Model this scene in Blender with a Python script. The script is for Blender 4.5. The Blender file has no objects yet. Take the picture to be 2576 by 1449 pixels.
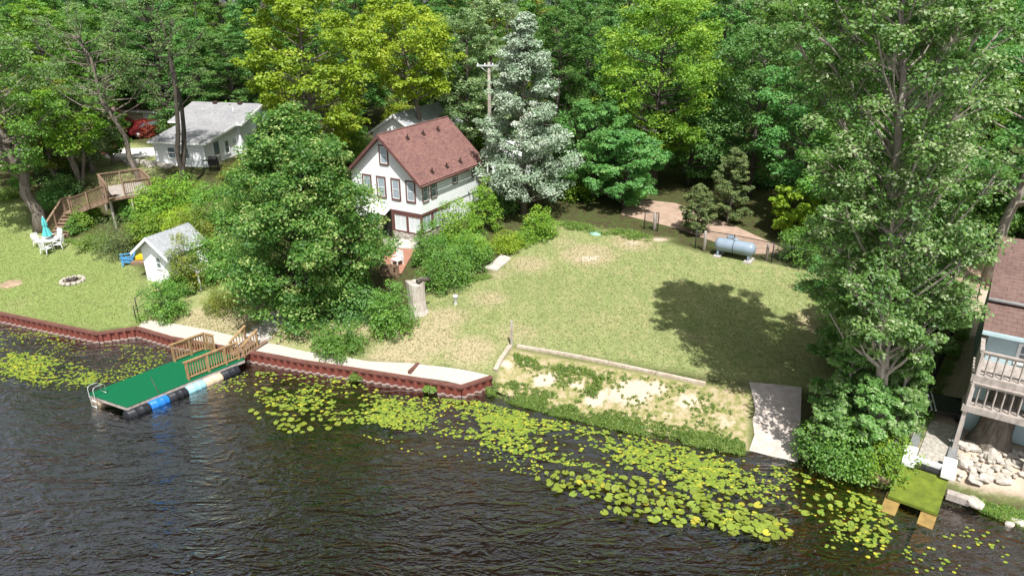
import bpy, bmesh, math, random
import numpy as np
from mathutils import Vector, Matrix, Euler
R = math.radians
S = bpy.context.scene
COL = S.collection
random.seed(7)
# ------------------------------------------------------------------ camera
CH, PITCH, FOC, PW, PH = 17.5, R(23), 1773.0, 2576, 1449
cp, sp = math.cos(PITCH), math.sin(PITCH)
cam = bpy.data.objects.new("camera", bpy.data.cameras.new("camera")); COL.objects.link(cam)
cam.location = (0, 0, CH); cam.rotation_euler = (R(90) - PITCH, 0, 0)
cam.data.sensor_width = 36; cam.data.lens = 36 * FOC / PW
cam.data.clip_start = .5; cam.data.clip_end = 3000
S.camera = cam
def ray(px, py):
    u, v = (px - PW / 2) / FOC, (PH / 2 - py) / FOC
    return u, cp + v * sp, -sp + v * cp
def G(px, py, z=0.0):                      # photo pixel -> point on the level z
    a, b, c = ray(px, py); t = (z - CH) / c
    return Vector((a * t, b * t, z))
def D(px, py, Y):                          # photo pixel -> point at depth Y
    a, b, c = ray(px, py); t = Y / b
    return Vector((a * t, Y, CH + c * t))
# ------------------------------------------------------------------ terrain
WALL_TOP = .55
shore_px = [(-140, 752, 1), (0, 787, 1), (245, 838, 1), (345, 824, 1), (430, 849, 1), (615, 882, 1), (765, 909, 1), (900, 929, 1), (1040, 951, 1), (1160, 972, 1), (1236, 947, 1)]
bank_px = [(1240, 985), (1330, 1013), (1420, 1040), (1520, 1062), (1620, 1085), (1740, 1108), (1860, 1135), (1890, 1140), (2005, 1160), (2060, 1195), (2130, 1215), (2235, 1236), (2380, 1262), (2450, 1285), (2600, 1345), (2800, 1420)]
wallpts = [G(x, y, WALL_TOP) for x, y, _ in shore_px]
bankpts = [G(x, y, 0.0) for x, y in bank_px]
shore = [(p.x, p.y) for p in wallpts] + [(p.x, p.y) for p in bankpts]
x0, y0 = shore[0]; shore = [(-300, y0 + 60), (-70, y0 + 14)] + shore
x1, y1 = shore[-1]; shore += [(60, -10), (300, -60)]
for i in range(1, len(shore)):
    if shore[i][0] <= shore[i - 1][0]: shore[i] = (shore[i - 1][0] + .02, shore[i][1])
SX = np.array([p[0] for p in shore]); SY = np.array([p[1] for p in shore])
def ys(x): return np.interp(x, SX, SY)
ctl = [(x, y, WALL_TOP - .04) for x, y, _ in shore_px] + [(x, y, -.03) for x, y in bank_px]
ctl += [(1285, 872, .95), (1500, 915, .95), (1770, 965, .9), (1262, 925, .75), (1400, 960, .55), (1600, 1020, .5), (1800, 1050, .45), (1940, 985, .85), (1940, 1060, .4),
        (1200, 800, 1.15), (1500, 750, 1.3), (1850, 660, 1.9), (1600, 600, 1.9), (2000, 850, 1.05), (1450, 575, 2.0), (1000, 880, .75), (1300, 700, 1.35), (1700, 800, 1.15),
        (100, 700, .9), (120, 635, 1.15), (0, 600, 1.5), (250, 700, .9), (330, 780, .62), (0, 500, 3.0), (60, 560, 1.7),
        (300, 440, 4.0), (400, 415, 4.0), (520, 425, 4.0), (650, 440, 3.8), (700, 380, 4.0), (230, 400, 4.1), (120, 470, 3.5), (360, 370, 4.3),
        (990, 650, 1.5), (960, 610, 1.5), (1090, 600, 1.6), (1240, 520, 2.2), (1330, 500, 2.3), (1255, 660, 1.35), (860, 600, 1.6), (820, 560, 2.2),
        (330, 650, 1.15), (300, 570, 2.0), (430, 580, 2.6), (480, 640, 1.5), (550, 700, 1.1), (700, 720, 1.1), (620, 620, 1.9), (700, 800, .75), (500, 800, .65), (560, 560, 3.2),
        (1700, 550, 2.1), (1900, 625, 1.9), (2000, 700, 1.6), (2130, 800, 1.3), (2200, 1000, .8), (2200, 1140, .35),
        (2420, 800, 1.4), (2450, 680, 1.7), (2350, 1000, .9), (2310, 1160, .55), (2490, 1110, .85), (2500, 1230, .4), (2576, 1250, .45)]
cw = [tuple(G(x, y, z)) for x, y, z in ctl]
cw += [(-60, 50, 3.5), (-60, 62, 4.5), (-48, 46, 1.6), (-20, 72, 4), (0, 75, 3), (20, 70, 2.6), (40, 60, 2.2), (32, 45, 1.7), (-70, 110, 6), (0, 120, 5.5), (70, 110, 5),
       (40, 28, 1.1), (50, 10, .8), (-70, 150, 7), (0, 170, 7), (80, 160, 6), (200, 60, 2), (-200, 120, 5), (-10, 62, 3), (8, 58, 2.4)]
cw = np.array(cw)
def _k(d): return np.sqrt(d * d + .4)
_dm = np.hypot(cw[:, None, 0] - cw[None, :, 0], cw[:, None, 1] - cw[None, :, 1])
_A = _k(_dm) + np.eye(len(cw)) * -.25
_n = len(cw); _M = np.zeros((_n + 1, _n + 1)); _M[:_n, :_n] = _A; _M[:_n, _n] = 1; _M[_n, :_n] = 1
_w = np.linalg.solve(_M, np.append(cw[:, 2], 0))
def hz_np(x, y):
    x = np.asarray(x, float); y = np.asarray(y, float); out = np.full(x.shape, _w[-1])
    for i in range(_n): out = out + _w[i] * _k(np.hypot(x - cw[i, 0], y - cw[i, 1]))
    return np.maximum(out, -.25)
def hz(x, y): return float(hz_np(np.array([x]), np.array([y]))[0])
def T(px, py, dz=0.0):                     # photo pixel -> point on the ground
    z = 1.0
    for _ in range(14):
        p = G(px, py, z); z = z * .4 + .6 * hz(p.x, p.y)
    return Vector((p.x, p.y, hz(p.x, p.y) + dz))
# ------------------------------------------------------------------ materials
def nt(name):
    m = bpy.data.materials.new(name); m.use_nodes = True; t = m.node_tree; t.nodes.clear()
    o = t.nodes.new("ShaderNodeOutputMaterial"); return m, t, o
def N(t, ty, **kw):
    n = t.nodes.new(ty)
    for k, v in kw.items():
        if k in n.inputs: n.inputs[k].default_value = v
        else: setattr(n, k, v)
    return n
def c4(c): return (c[0], c[1], c[2], 1)
def L(t, a, b): t.links.new(a, b)
def mix(t, f, a, b, mode='MIX'):
    n = t.nodes.new("ShaderNodeMixRGB"); n.blend_type = mode
    for s, v in ((n.inputs[0], f), (n.inputs[1], a), (n.inputs[2], b)):
        if hasattr(v, 'links') or isinstance(v, bpy.types.NodeSocket): L(t, v, s)
        else: s.default_value = v if not isinstance(v, tuple) or len(v) == 4 else c4(v)
    return n.outputs[0]
def ramp(t, s, stops):
    n = t.nodes.new("ShaderNodeValToRGB"); L(t, s, n.inputs[0]); e = n.color_ramp.elements
    while len(e) < len(stops): e.new(.5)
    for el, (p, c) in zip(e, stops):
        el.position = p; el.color = c4(c) if isinstance(c, tuple) else (c, c, c, 1)
    return n.outputs[0]
def noise(t, vec, scale, detail=4, rough=.55, dist=0):
    n = N(t, "ShaderNodeTexNoise", Scale=scale, Detail=detail, Roughness=rough, Distortion=dist)
    L(t, vec, n.inputs["Vector"]); return n.outputs[0]
def coords(t, kind="Object", sc=(1, 1, 1), rot=(0, 0, 0)):
    if kind == "World": v = N(t, "ShaderNodeNewGeometry").outputs["Position"]
    else: v = N(t, "ShaderNodeTexCoord").outputs[kind]
    m = N(t, "ShaderNodeMapping"); m.inputs["Scale"].default_value = sc; m.inputs["Rotation"].default_value = rot
    L(t, v, m.inputs[0]); return m.outputs[0]
def finish(t, o, col, rough=.7, bump=None, bs=.3, bd=.02, metal=0, spec=.4):
    p = N(t, "ShaderNodeBsdfPrincipled", Roughness=rough, Metallic=metal)
    p.inputs["Specular IOR Level"].default_value = spec
    if isinstance(col, tuple): p.inputs["Base Color"].default_value = c4(col)
    else: L(t, col, p.inputs["Base Color"])
    if bump is not None:
        b = N(t, "ShaderNodeBump", Strength=bs, Distance=bd); L(t, bump, b.inputs["Height"]); L(t, b.outputs[0], p.inputs["Normal"])
    L(t, p.outputs[0], o.inputs[0]); return p
def mat(name, a, b=None, scale=6, rough=.7, bump=.25, sc=(1, 1, 1), metal=0, spec=.4, lo=.35, hi=.65, bd=.02):
    m, t, o = nt(name); b = b or tuple(x * .75 for x in a)
    v = coords(t, "Object", sc); n = noise(t, v, scale, 6, .6)
    finish(t, o, ramp(t, n, [(lo, b), (hi, a)]), rough, n, bump, bd, metal, spec); return m
def siding(name, a, step=.16, rough=.55):
    m, t, o = nt(name); v = coords(t)
    sx = N(t, "ShaderNodeSeparateXYZ"); L(t, v, sx.inputs[0])
    d = N(t, "ShaderNodeMath", operation='DIVIDE'); L(t, sx.outputs[2], d.inputs[0]); d.inputs[1].default_value = step
    f = N(t, "ShaderNodeMath", operation='FRACT'); L(t, d.outputs[0], f.inputs[0])
    g = noise(t, v, 2.5, 5); c = ramp(t, g, [(.3, tuple(x * .9 for x in a)), (.7, a)])
    gap = ramp(t, f.outputs[0], [(.0, .78), (.1, 1.0)])
    c2 = mix(t, 1.0, c, gap, 'MULTIPLY')
    inv = N(t, "ShaderNodeMath", operation='SUBTRACT'); inv.inputs[0].default_value = 1; L(t, f.outputs[0], inv.inputs[1])
    finish(t, o, c2, rough, inv.outputs[0], .6, .03); return m
def shingle(name, cols, axis=1, k=1.4, bw=.32, rh=.15):
    m, t, o = nt(name); v = coords(t)
    sx = N(t, "ShaderNodeSeparateXYZ"); L(t, v, sx.inputs[0])
    mz = N(t, "ShaderNodeMath", operation='MULTIPLY'); L(t, sx.outputs[2], mz.inputs[0]); mz.inputs[1].default_value = k
    cb = N(t, "ShaderNodeCombineXYZ"); L(t, sx.outputs[axis], cb.inputs[0]); L(t, mz.outputs[0], cb.inputs[1])
    br = N(t, "ShaderNodeTexBrick", Scale=1.0); br.inputs["Brick Width"].default_value = bw; br.inputs["Row Height"].default_value = rh
    br.inputs["Mortar Size"].default_value = .008; br.inputs["Color1"].default_value = c4(cols[0]); br.inputs["Color2"].default_value = c4(cols[1]); br.inputs["Mortar"].default_value = c4(tuple(x * .45 for x in cols[1]))
    br.inputs["Bias"].default_value = -.1; L(t, cb.outputs[0], br.inputs["Vector"])
    g = noise(t, v, 5, 6, .7); g2 = noise(t, v, .7, 3)
    c = mix(t, ramp(t, g, [(.42, 0.0), (.62, .65)]), br.outputs[0], c4(cols[2]))
    c = mix(t, ramp(t, g2, [(.35, .25), (.65, 0.0)]), c, c4(tuple(x * .6 for x in cols[1])))
    finish(t, o, c, .85, br.outputs["Fac"], -.5, .012, spec=.2); return m
def boards(name, a, b, axis=1, w=.14, rough=.75):
    m, t, o = nt(name); v = coords(t)
    sx = N(t, "ShaderNodeSeparateXYZ"); L(t, v, sx.inputs[0])
    d = N(t, "ShaderNodeMath", operation='DIVIDE'); L(t, sx.outputs[axis], d.inputs[0]); d.inputs[1].default_value = w
    f = N(t, "ShaderNodeMath", operation='FRACT'); L(t, d.outputs[0], f.inputs[0])
    g = noise(t, v, 5, 6, .65); c = ramp(t, g, [(.3, b), (.7, a)])
    c = mix(t, 1.0, c, ramp(t, f.outputs[0], [(.0, .3), (.07, 1.0)]), 'MULTIPLY')
    finish(t, o, c, rough, g, .3, .01); return m
def leafmat(name, a, b, third=None, gloss=.025, trans=.48):
    m, t, o = nt(name)
    at = N(t, "ShaderNodeAttribute"); at.attribute_name = "tone"
    oi = N(t, "ShaderNodeObjectInfo")
    st = [(.0, b), (.75, a)] + ([(1.0, third)] if third else [])
    c = ramp(t, at.outputs["Fac"], st)
    hs = N(t, "ShaderNodeHueSaturation"); L(t, c, hs.inputs["Color"])
    mr = N(t, "ShaderNodeMapRange"); L(t, oi.outputs["Random"], mr.inputs[0]); mr.inputs[3].default_value = .494; mr.inputs[4].default_value = .508; L(t, mr.outputs[0], hs.inputs["Hue"])
    mv = N(t, "ShaderNodeMapRange"); L(t, oi.outputs["Random"], mv.inputs[0]); mv.inputs[3].default_value = .85; mv.inputs[4].default_value = 1.15; L(t, mv.outputs[0], hs.inputs["Value"])
    d = N(t, "ShaderNodeBsdfDiffuse"); L(t, hs.outputs[0], d.inputs[0])
    tr = N(t, "ShaderNodeBsdfTranslucent"); tc = mix(t, .5, hs.outputs[0], (1.0, 1.0, .35, 1), 'MULTIPLY'); L(t, tc, tr.inputs[0])
    mx = N(t, "ShaderNodeMixShader"); mx.inputs[0].default_value = trans; L(t, d.outputs[0], mx.inputs[1]); L(t, tr.outputs[0], mx.inputs[2])
    gl = N(t, "ShaderNodeBsdfGlossy", Roughness=.55); gl.inputs[0].default_value = (.9, .95, 1, 1)
    m2 = N(t, "ShaderNodeMixShader"); m2.inputs[0].default_value = gloss; L(t, mx.outputs[0], m2.inputs[1]); L(t, gl.outputs[0], m2.inputs[2])
    L(t, m2.outputs[0], o.inputs[0]); return m
M = {}
M['white'] = mat('white_paint', (.8, .8, .8), (.7, .71, .7), 3, .5, .05)
M['white_siding'] = siding('white_siding', (.8, .82, .84))
M['pale_siding'] = siding('pale_siding', (.77, .8, .8))
M['blue_siding'] = siding('blue_siding', (.42, .55, .58))
M['tan_siding'] = siding('tan_siding', (.55, .45, .32))
M['brown'] = mat('brown_trim', (.16, .075, .065), (.11, .05, .045), 5, .6)
M['redroof'] = shingle('red_shingle', [(.21, .105, .097), (.135, .066, .068), (.27, .16, .12)], 1, 1.43)
M['greyroof'] = shingle('grey_shingle', [(.3, .3, .31), (.23, .23, .245), (.36, .36, .36)], 0, 3.0)
M['greyroof_lengthwise'] = shingle('pale_grey_shingle', [(.34, .36, .38), (.28, .3, .32), (.4, .41, .42)], 1, 2.0)
M['brownroof'] = shingle('brown_shingle', [(.17, .11, .095), (.13, .08, .07), (.2, .13, .11)], 0, 2.0)
M['glass'] = mat('window_glass', (.16, .2, .23), (.1, .13, .15), 1.5, .08, 0, spec=.8)
M['blind'] = mat('window_blind', (.38, .45, .5), (.3, .36, .41), 2, .25, 0, (1, 1, 14), spec=.6)
M['blind_white'] = mat('white_blind', (.7, .74, .76), (.6, .65, .68), 2, .25, 0, (14, 1, 1), spec=.6)
M['black'] = mat('black_metal', (.02, .02, .02), (.012, .012, .012), 6, .5)
M['vent'] = mat('vent_metal', (.06, .035, .03), (.04, .025, .02), 6, .5)
M['steel'] = mat('galvanised', (.45, .46, .47), (.35, .36, .37), 8, .4, .1, metal=.6)
M['alu'] = mat('aluminium', (.75, .77, .78), (.62, .64, .65), 8, .35, .05, metal=.5)
M['concrete'] = mat('concrete', (.5, .46, .42), (.36, .33, .3), 2.2, .9, .4)
M['gravel'] = mat('pale_gravel', (.54, .49, .43), (.32, .285, .24), 14, .95, .9, lo=.3, hi=.62)
M['stone'] = mat('field_stone', (.5, .46, .4), (.32, .29, .25), 4, .9, .5)
M['wood_new'] = mat('treated_wood', (.36, .24, .12), (.22, .13, .06), 5, .75, .3, (1, 1, .35))
M['wood_old'] = mat('weathered_wood', (.27, .185, .125), (.16, .105, .065), 5, .8, .3, (1, 1, .35))
M['wood_grey'] = mat('silvered_wood', (.42, .37, .335), (.25, .215, .19), 5, .8, .35, (1, 1, .35))
M['wood_plank'] = mat('pale_timber', (.5, .43, .35), (.34, .28, .22), 4, .85, .35)
M['plank_dark'] = boards('deck_boards', (.26, .17, .12), (.17, .11, .08), 0)
M['turf_green'] = mat('green_carpet', (.006, .12, .05), (.005, .095, .04), 40, .95, .5, spec=.1, bd=.01)
M['bark'] = mat('grey_bark', (.2, .17, .14), (.09, .075, .06), 7, .95, .9, (1, 1, .18), bd=.05)
M['bark_dark'] = mat('dark_bark', (.1, .085, .07), (.045, .038, .03), 7, .95, .9, (1, 1, .18), bd=.05)
M['bark_pale'] = mat('pale_bark', (.36, .32, .27), (.2, .175, .145), 7, .95, .9, (1, 1, .18), bd=.05)
M['bleached'] = mat('bleached_wood', (.52, .47, .42), (.3, .265, .23), 5, .9, .7, (1, 1, .15), bd=.04)
M['tank'] = mat('tank_paint', (.25, .31, .38), (.2, .26, .32), 2, .35, .03)
M['blue_plastic'] = mat('blue_plastic', (.1, .32, .58), (.07, .25, .48), 3, .45, .05)
M['barrel_blue'] = mat('barrel_blue', (.02, .2, .62), (.015, .14, .48), 4, .35, .1)
M['barrel_pale'] = mat('barrel_pale_blue', (.3, .56, .62), (.24, .47, .54), 4, .4, .1)
M['barrel_black'] = mat('barrel_black', (.022, .025, .032), (.014, .015, .02), 4, .45, .1)
M['barrel_cream'] = mat('barrel_cream', (.62, .5, .36), (.5, .38, .25), 4, .5, .1)
M['aqua'] = mat('aqua_canvas', (.12, .5, .5), (.08, .4, .42), 6, .8, .2)
M['yellow'] = mat('yellow_plastic', (.75, .5, .02), (.6, .4, .02), 3, .5, .05)
M['red_paint'] = mat('red_car_paint', (.09, .006, .01), (.07, .005, .008), 3, .25, 0, spec=.7)
M['bin_blue'] = mat('bin_blue', (.02, .07, .3), (.015, .05, .24), 3, .5, .05)
M['lid_green'] = mat('lid_green', (.3, .5, .4), (.22, .4, .3), 4, .6, .1)
M['moss'] = mat('mossy_carpet', (.15, .19, .025), (.09, .12, .02), 3, .95, .5, spec=.1)
M['wet_wood'] = mat('wet_plank', (.3, .2, .06), (.2, .13, .04), 4, .6, .3)
M['patio'] = mat('red_patio', (.36, .18, .12), (.28, .13, .09), 5, .85, .2)
M['asphalt'] = mat('pale_drive', (.6, .58, .55), (.48, .46, .43), 3, .9, .2)
M['dirt'] = mat('dirt', (.4, .29, .2), (.24, .17, .11), 3, .95, .6)
M['sheetpile'] = None
# ------------------------------------------------------------------ object helpers
def tag(o, label=None, cat=None, group=None, kind=None):
    if label: o['label'] = label
    if cat: o['category'] = cat
    if group: o['group'] = group
    if kind: o['kind'] = kind
    return o
def thing(name, label, cat, loc=(0, 0, 0), rz=0, group=None):
    o = bpy.data.objects.new(name, None); COL.objects.link(o); o.location = loc; o.rotation_euler = (0, 0, rz)
    o.empty_display_size = .3
    return tag(o, label, cat, group)
def dup(root, loc=None, rz=None, sc=None, label=None, group=None):
    r = root.copy(); COL.objects.link(r)
    if loc is not None: r.location = loc
    if rz is not None: r.rotation_euler = (0, 0, rz)
    if sc is not None: r.scale = sc if isinstance(sc, tuple) else (sc, sc, sc)
    if label: r['label'] = label
    if group: r['group'] = group
    for ch in list(root.children):
        c = ch.copy(); COL.objects.link(c); c.parent = r
        for g in ch.children:
            d = g.copy(); COL.objects.link(d); d.parent = c
    return r
class MB:
    def __init__(s): s.v = []; s.f = []; s.mi = []; s.cur = 0; s.sm = []
    def add(s, vs, fs, smooth=False):
        b = len(s.v); s.v += [tuple(x) for x in vs]
        for f in fs: s.f.append([b + i for i in f]); s.mi.append(s.cur); s.sm.append(smooth)
        return s
    def box(s, c, d, rot=None):
        hx, hy, h = d[0] / 2, d[1] / 2, d[2] / 2
        vs = [Vector((x, y, z)) for z in (-h, h) for y in (-hy, hy) for x in (-hx, hx)]
        if rot is not None:
            m = rot if isinstance(rot, Matrix) else Euler(rot).to_matrix(); vs = [m @ v for v in vs]
        c = Vector(c); return s.add([v + c for v in vs], [(0, 2, 3, 1), (4, 5, 7, 6), (0, 1, 5, 4), (2, 6, 7, 3), (0, 4, 6, 2), (1, 3, 7, 5)])
    def bx(s, a, b): return s.box([(a[i] + b[i]) / 2 for i in range(3)], [abs(b[i] - a[i]) for i in range(3)])
    def beam(s, p, q, w, h):
        p, q = Vector(p), Vector(q); d = q - p; l = d.length
        if l < 1e-6: return s
        x = d / l; up = Vector((0, 0, 1)) if abs(x.z) < .95 else Vector((0, 1, 0))
        y = up.cross(x).normalized(); z = x.cross(y)
        return s.box((p + q) / 2, (l, w, h), Matrix((x, y, z)).transposed())
    def tube(s, pts, rad, n=8, cap=True, smooth=True):
        pts = [Vector(p) for p in pts]
        if not hasattr(rad, '__len__'): rad = [rad] * len(pts)
        vs = []; fs = []; ref = Vector((.31, .95, .05)).normalized()
        for i, p in enumerate(pts):
            d = (pts[min(i + 1, len(pts) - 1)] - pts[max(i - 1, 0)]).normalized()
            r = ref if abs(ref.dot(d)) < .9 else Vector((1, 0, 0))
            a = (r - d * r.dot(d)).normalized(); b = d.cross(a)
            for k in range(n):
                t = 2 * math.pi * k / n; vs.append(p + (a * math.cos(t) + b * math.sin(t)) * rad[i])
        for i in range(len(pts) - 1):
            for k in range(n): fs.append((i * n + k, i * n + (k + 1) % n, (i + 1) * n + (k + 1) % n, (i + 1) * n + k))
        s.add(vs, fs, smooth)
        if cap:
            b = len(s.v) - len(vs)
            for idx in ([b + k for k in range(n)][::-1], [b + (len(pts) - 1) * n + k for k in range(n)]):
                s.f.append(idx); s.mi.append(s.cur); s.sm.append(False)
        return s
    def prism(s, poly, vec):
        n = len(poly); vec = Vector(vec); a = [Vector(p) for p in poly]
        return s.add(a + [p + vec for p in a], [tuple(range(n))[::-1], tuple(range(n, 2 * n))] + [(i, (i + 1) % n, n + (i + 1) % n, n + i) for i in range(n)])
    def lathe(s, c, prof, n=20, axis='z', smooth=True):
        c = Vector(c); vs = []
        for r, h in prof:
            for k in range(n):
                t = 2 * math.pi * k / n; a, b = r * math.cos(t), r * math.sin(t)
                vs.append(c + Vector((a, b, h) if axis == 'z' else (h, a, b) if axis == 'x' else (a, h, b)))
        fs = [(i * n + k, i * n + (k + 1) % n, (i + 1) * n + (k + 1) % n, (i + 1) * n + k) for i in range(len(prof) - 1) for k in range(n)]
        return s.add(vs, fs, smooth)
    def build(s, name, m, parent=None, bevel=0, world=False):
        me = bpy.data.meshes.new(name); vs = s.v
        if world and parent is not None:
            rt = parent
            while rt.parent: rt = rt.parent
            inv = (Matrix.Translation(rt.location) @ rt.rotation_euler.to_matrix().to_4x4()).inverted()
            vs = [inv @ Vector(v) for v in vs]
        me.from_pydata([tuple(v) for v in vs], [], s.f)
        ms = m if isinstance(m, (list, tuple)) else [m]
        for x in ms: me.materials.append(x)
        me.polygons.foreach_set('material_index', s.mi); me.polygons.foreach_set('use_smooth', s.sm)
        bm = bmesh.new(); bm.from_mesh(me); bmesh.ops.recalc_face_normals(bm, faces=bm.faces); bm.to_mesh(me); bm.free()
        me.update()
        o = bpy.data.objects.new(name, me); COL.objects.link(o)
        if parent is not None: o.parent = parent
        if bevel:
            b = o.modifiers.new("bevel", 'BEVEL'); b.width = bevel; b.segments = 2; b.limit_method = 'ANGLE'
        return o
def free(o, *a, **k): return tag(o, *a, **k)
def centered(mb, name, m, loc, **k):        # one-mesh thing in world coords with its origin at loc
    loc = Vector(loc); mb.v = [tuple(Vector(v) - loc) for v in mb.v]; o = mb.build(name, m, **k); o.location = loc; return o
def sheet(name, pts, m, dz=.02, step=.5, z=None, thick=0):   # a ground sheet that follows the terrain
    bm = bmesh.new(); vs = [bm.verts.new((p[0], p[1], 0)) for p in pts]; bm.faces.new(vs)
    xs = [p[0] for p in pts]; yy = [p[1] for p in pts]
    for lo, hi, nrm in ((min(xs), max(xs), (1, 0, 0)), (min(yy), max(yy), (0, 1, 0))):
        k = math.ceil(lo / step) * step
        while k < hi:
            bmesh.ops.bisect_plane(bm, geom=bm.verts[:] + bm.edges[:] + bm.faces[:], plane_co=[k * n for n in nrm], plane_no=nrm, dist=1e-4); k += step
    for v in bm.verts: v.co.z = (hz(v.co.x, v.co.y) if z is None else z) + dz
    if thick:
        r = bmesh.ops.extrude_face_region(bm, geom=bm.faces[:])
        for g in r['geom']:
            if isinstance(g, bmesh.types.BMVert): g.co.z -= thick
    bmesh.ops.recalc_face_normals(bm, faces=bm.faces)
    if not thick:
        for f in bm.faces:
            if f.normal.z < 0: f.normal_flip()
    me = bpy.data.meshes.new(name); bm.to_mesh(me); bm.free(); me.materials.append(m)
    o = bpy.data.objects.new(name, me); COL.objects.link(o); return tag(o, kind='structure')
# ------------------------------------------------------------------ foliage
def unit(a): return a / np.maximum(np.linalg.norm(a, axis=-1, keepdims=True), 1e-6)
LEAF_F, LEAF_N = .76, 1.65
def leaves(rng, C, Rr, per, size, flat=.65, upb=.6, tone_sd=.2, droop=0., asp=.62):
    """C (n,3) clump centres, Rr (n,) clump radii -> leaf quads on the clumps' upper shells."""
    per = int(per * LEAF_N); size = size * LEAF_F
    n = len(C); idx = np.repeat(np.arange(n), per); k = len(idx)
    d = unit(rng.normal(size=(k, 3))); fl = rng.random(k) < upb; d[fl, 2] = np.abs(d[fl, 2])
    rr = Rr[idx] * (.35 + .7 * rng.random(k) ** .6)
    P = C[idx] + d * rr[:, None] * np.array([1, 1, flat])
    nrm = unit(d * .55 + np.array([0, -.12, .75]) + rng.normal(size=(k, 3)) * .42)
    t = unit(np.cross(nrm, rng.normal(size=(k, 3)))); t[:, 2] -= droop; t = unit(t); b = unit(np.cross(nrm, t))
    sz = size * (.65 + .7 * rng.random(k)); hl = (sz * .5)[:, None]; hw = (sz * .5 * asp)[:, None]
    V = np.stack([P - t * hl, P + b * hw - t * hl * .15, P + t * hl, P - b * hw - t * hl * .15], 1)
    ct = rng.normal(size=n) * tone_sd
    tone = np.clip(.5 + ct[idx] + rng.normal(size=k) * tone_sd, 0, 1)
    return V.reshape(-1, 3), tone
def leafobj(name, V, tone, m, parent=None):
    n = len(tone); me = bpy.data.meshes.new(name)
    me.vertices.add(4 * n); me.vertices.foreach_set('co', V.astype(np.float32).ravel())
    me.loops.add(4 * n); me.loops.foreach_set('vertex_index', np.arange(4 * n, dtype=np.int32))
    me.polygons.add(n); me.polygons.foreach_set('loop_start', np.arange(0, 4 * n, 4, dtype=np.int32))
    a = me.attributes.new("tone", 'FLOAT', 'FACE'); a.data.foreach_set('value', tone.astype(np.float32))
    me.materials.append(m); me.update(calc_edges=True)
    o = bpy.data.objects.new(name, me); COL.objects.link(o)
    if parent is not None: o.parent = parent
    return o
def prof(kind, t):
    if kind == 'round': return math.sqrt(max(0, 1 - (2 * t - 1) ** 2)) ** .8
    if kind == 'dome': return (1 - t ** 2.2) ** .6 * (.55 + .45 * min(1, t / .22))
    if kind == 'cone': return (1 - t) ** .75 * min(1, .35 + t / .16)
    if kind == 'vase': return math.sqrt(max(0, 1 - (1.45 * t - .62) ** 2 / .72)) if abs(1.45 * t - .62) < .848 else 0
    if kind == 'spire': return (1 - t) ** .62 * min(1, .5 + t / .14)
    if kind == 'poplar': return min(1, .38 + t * 1.9) * (1 - t ** 3.0) ** .5
    if kind == 'column': return min(1, .6 + t * 3) * (1 - t ** 3.0) ** .5
    return 1
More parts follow.
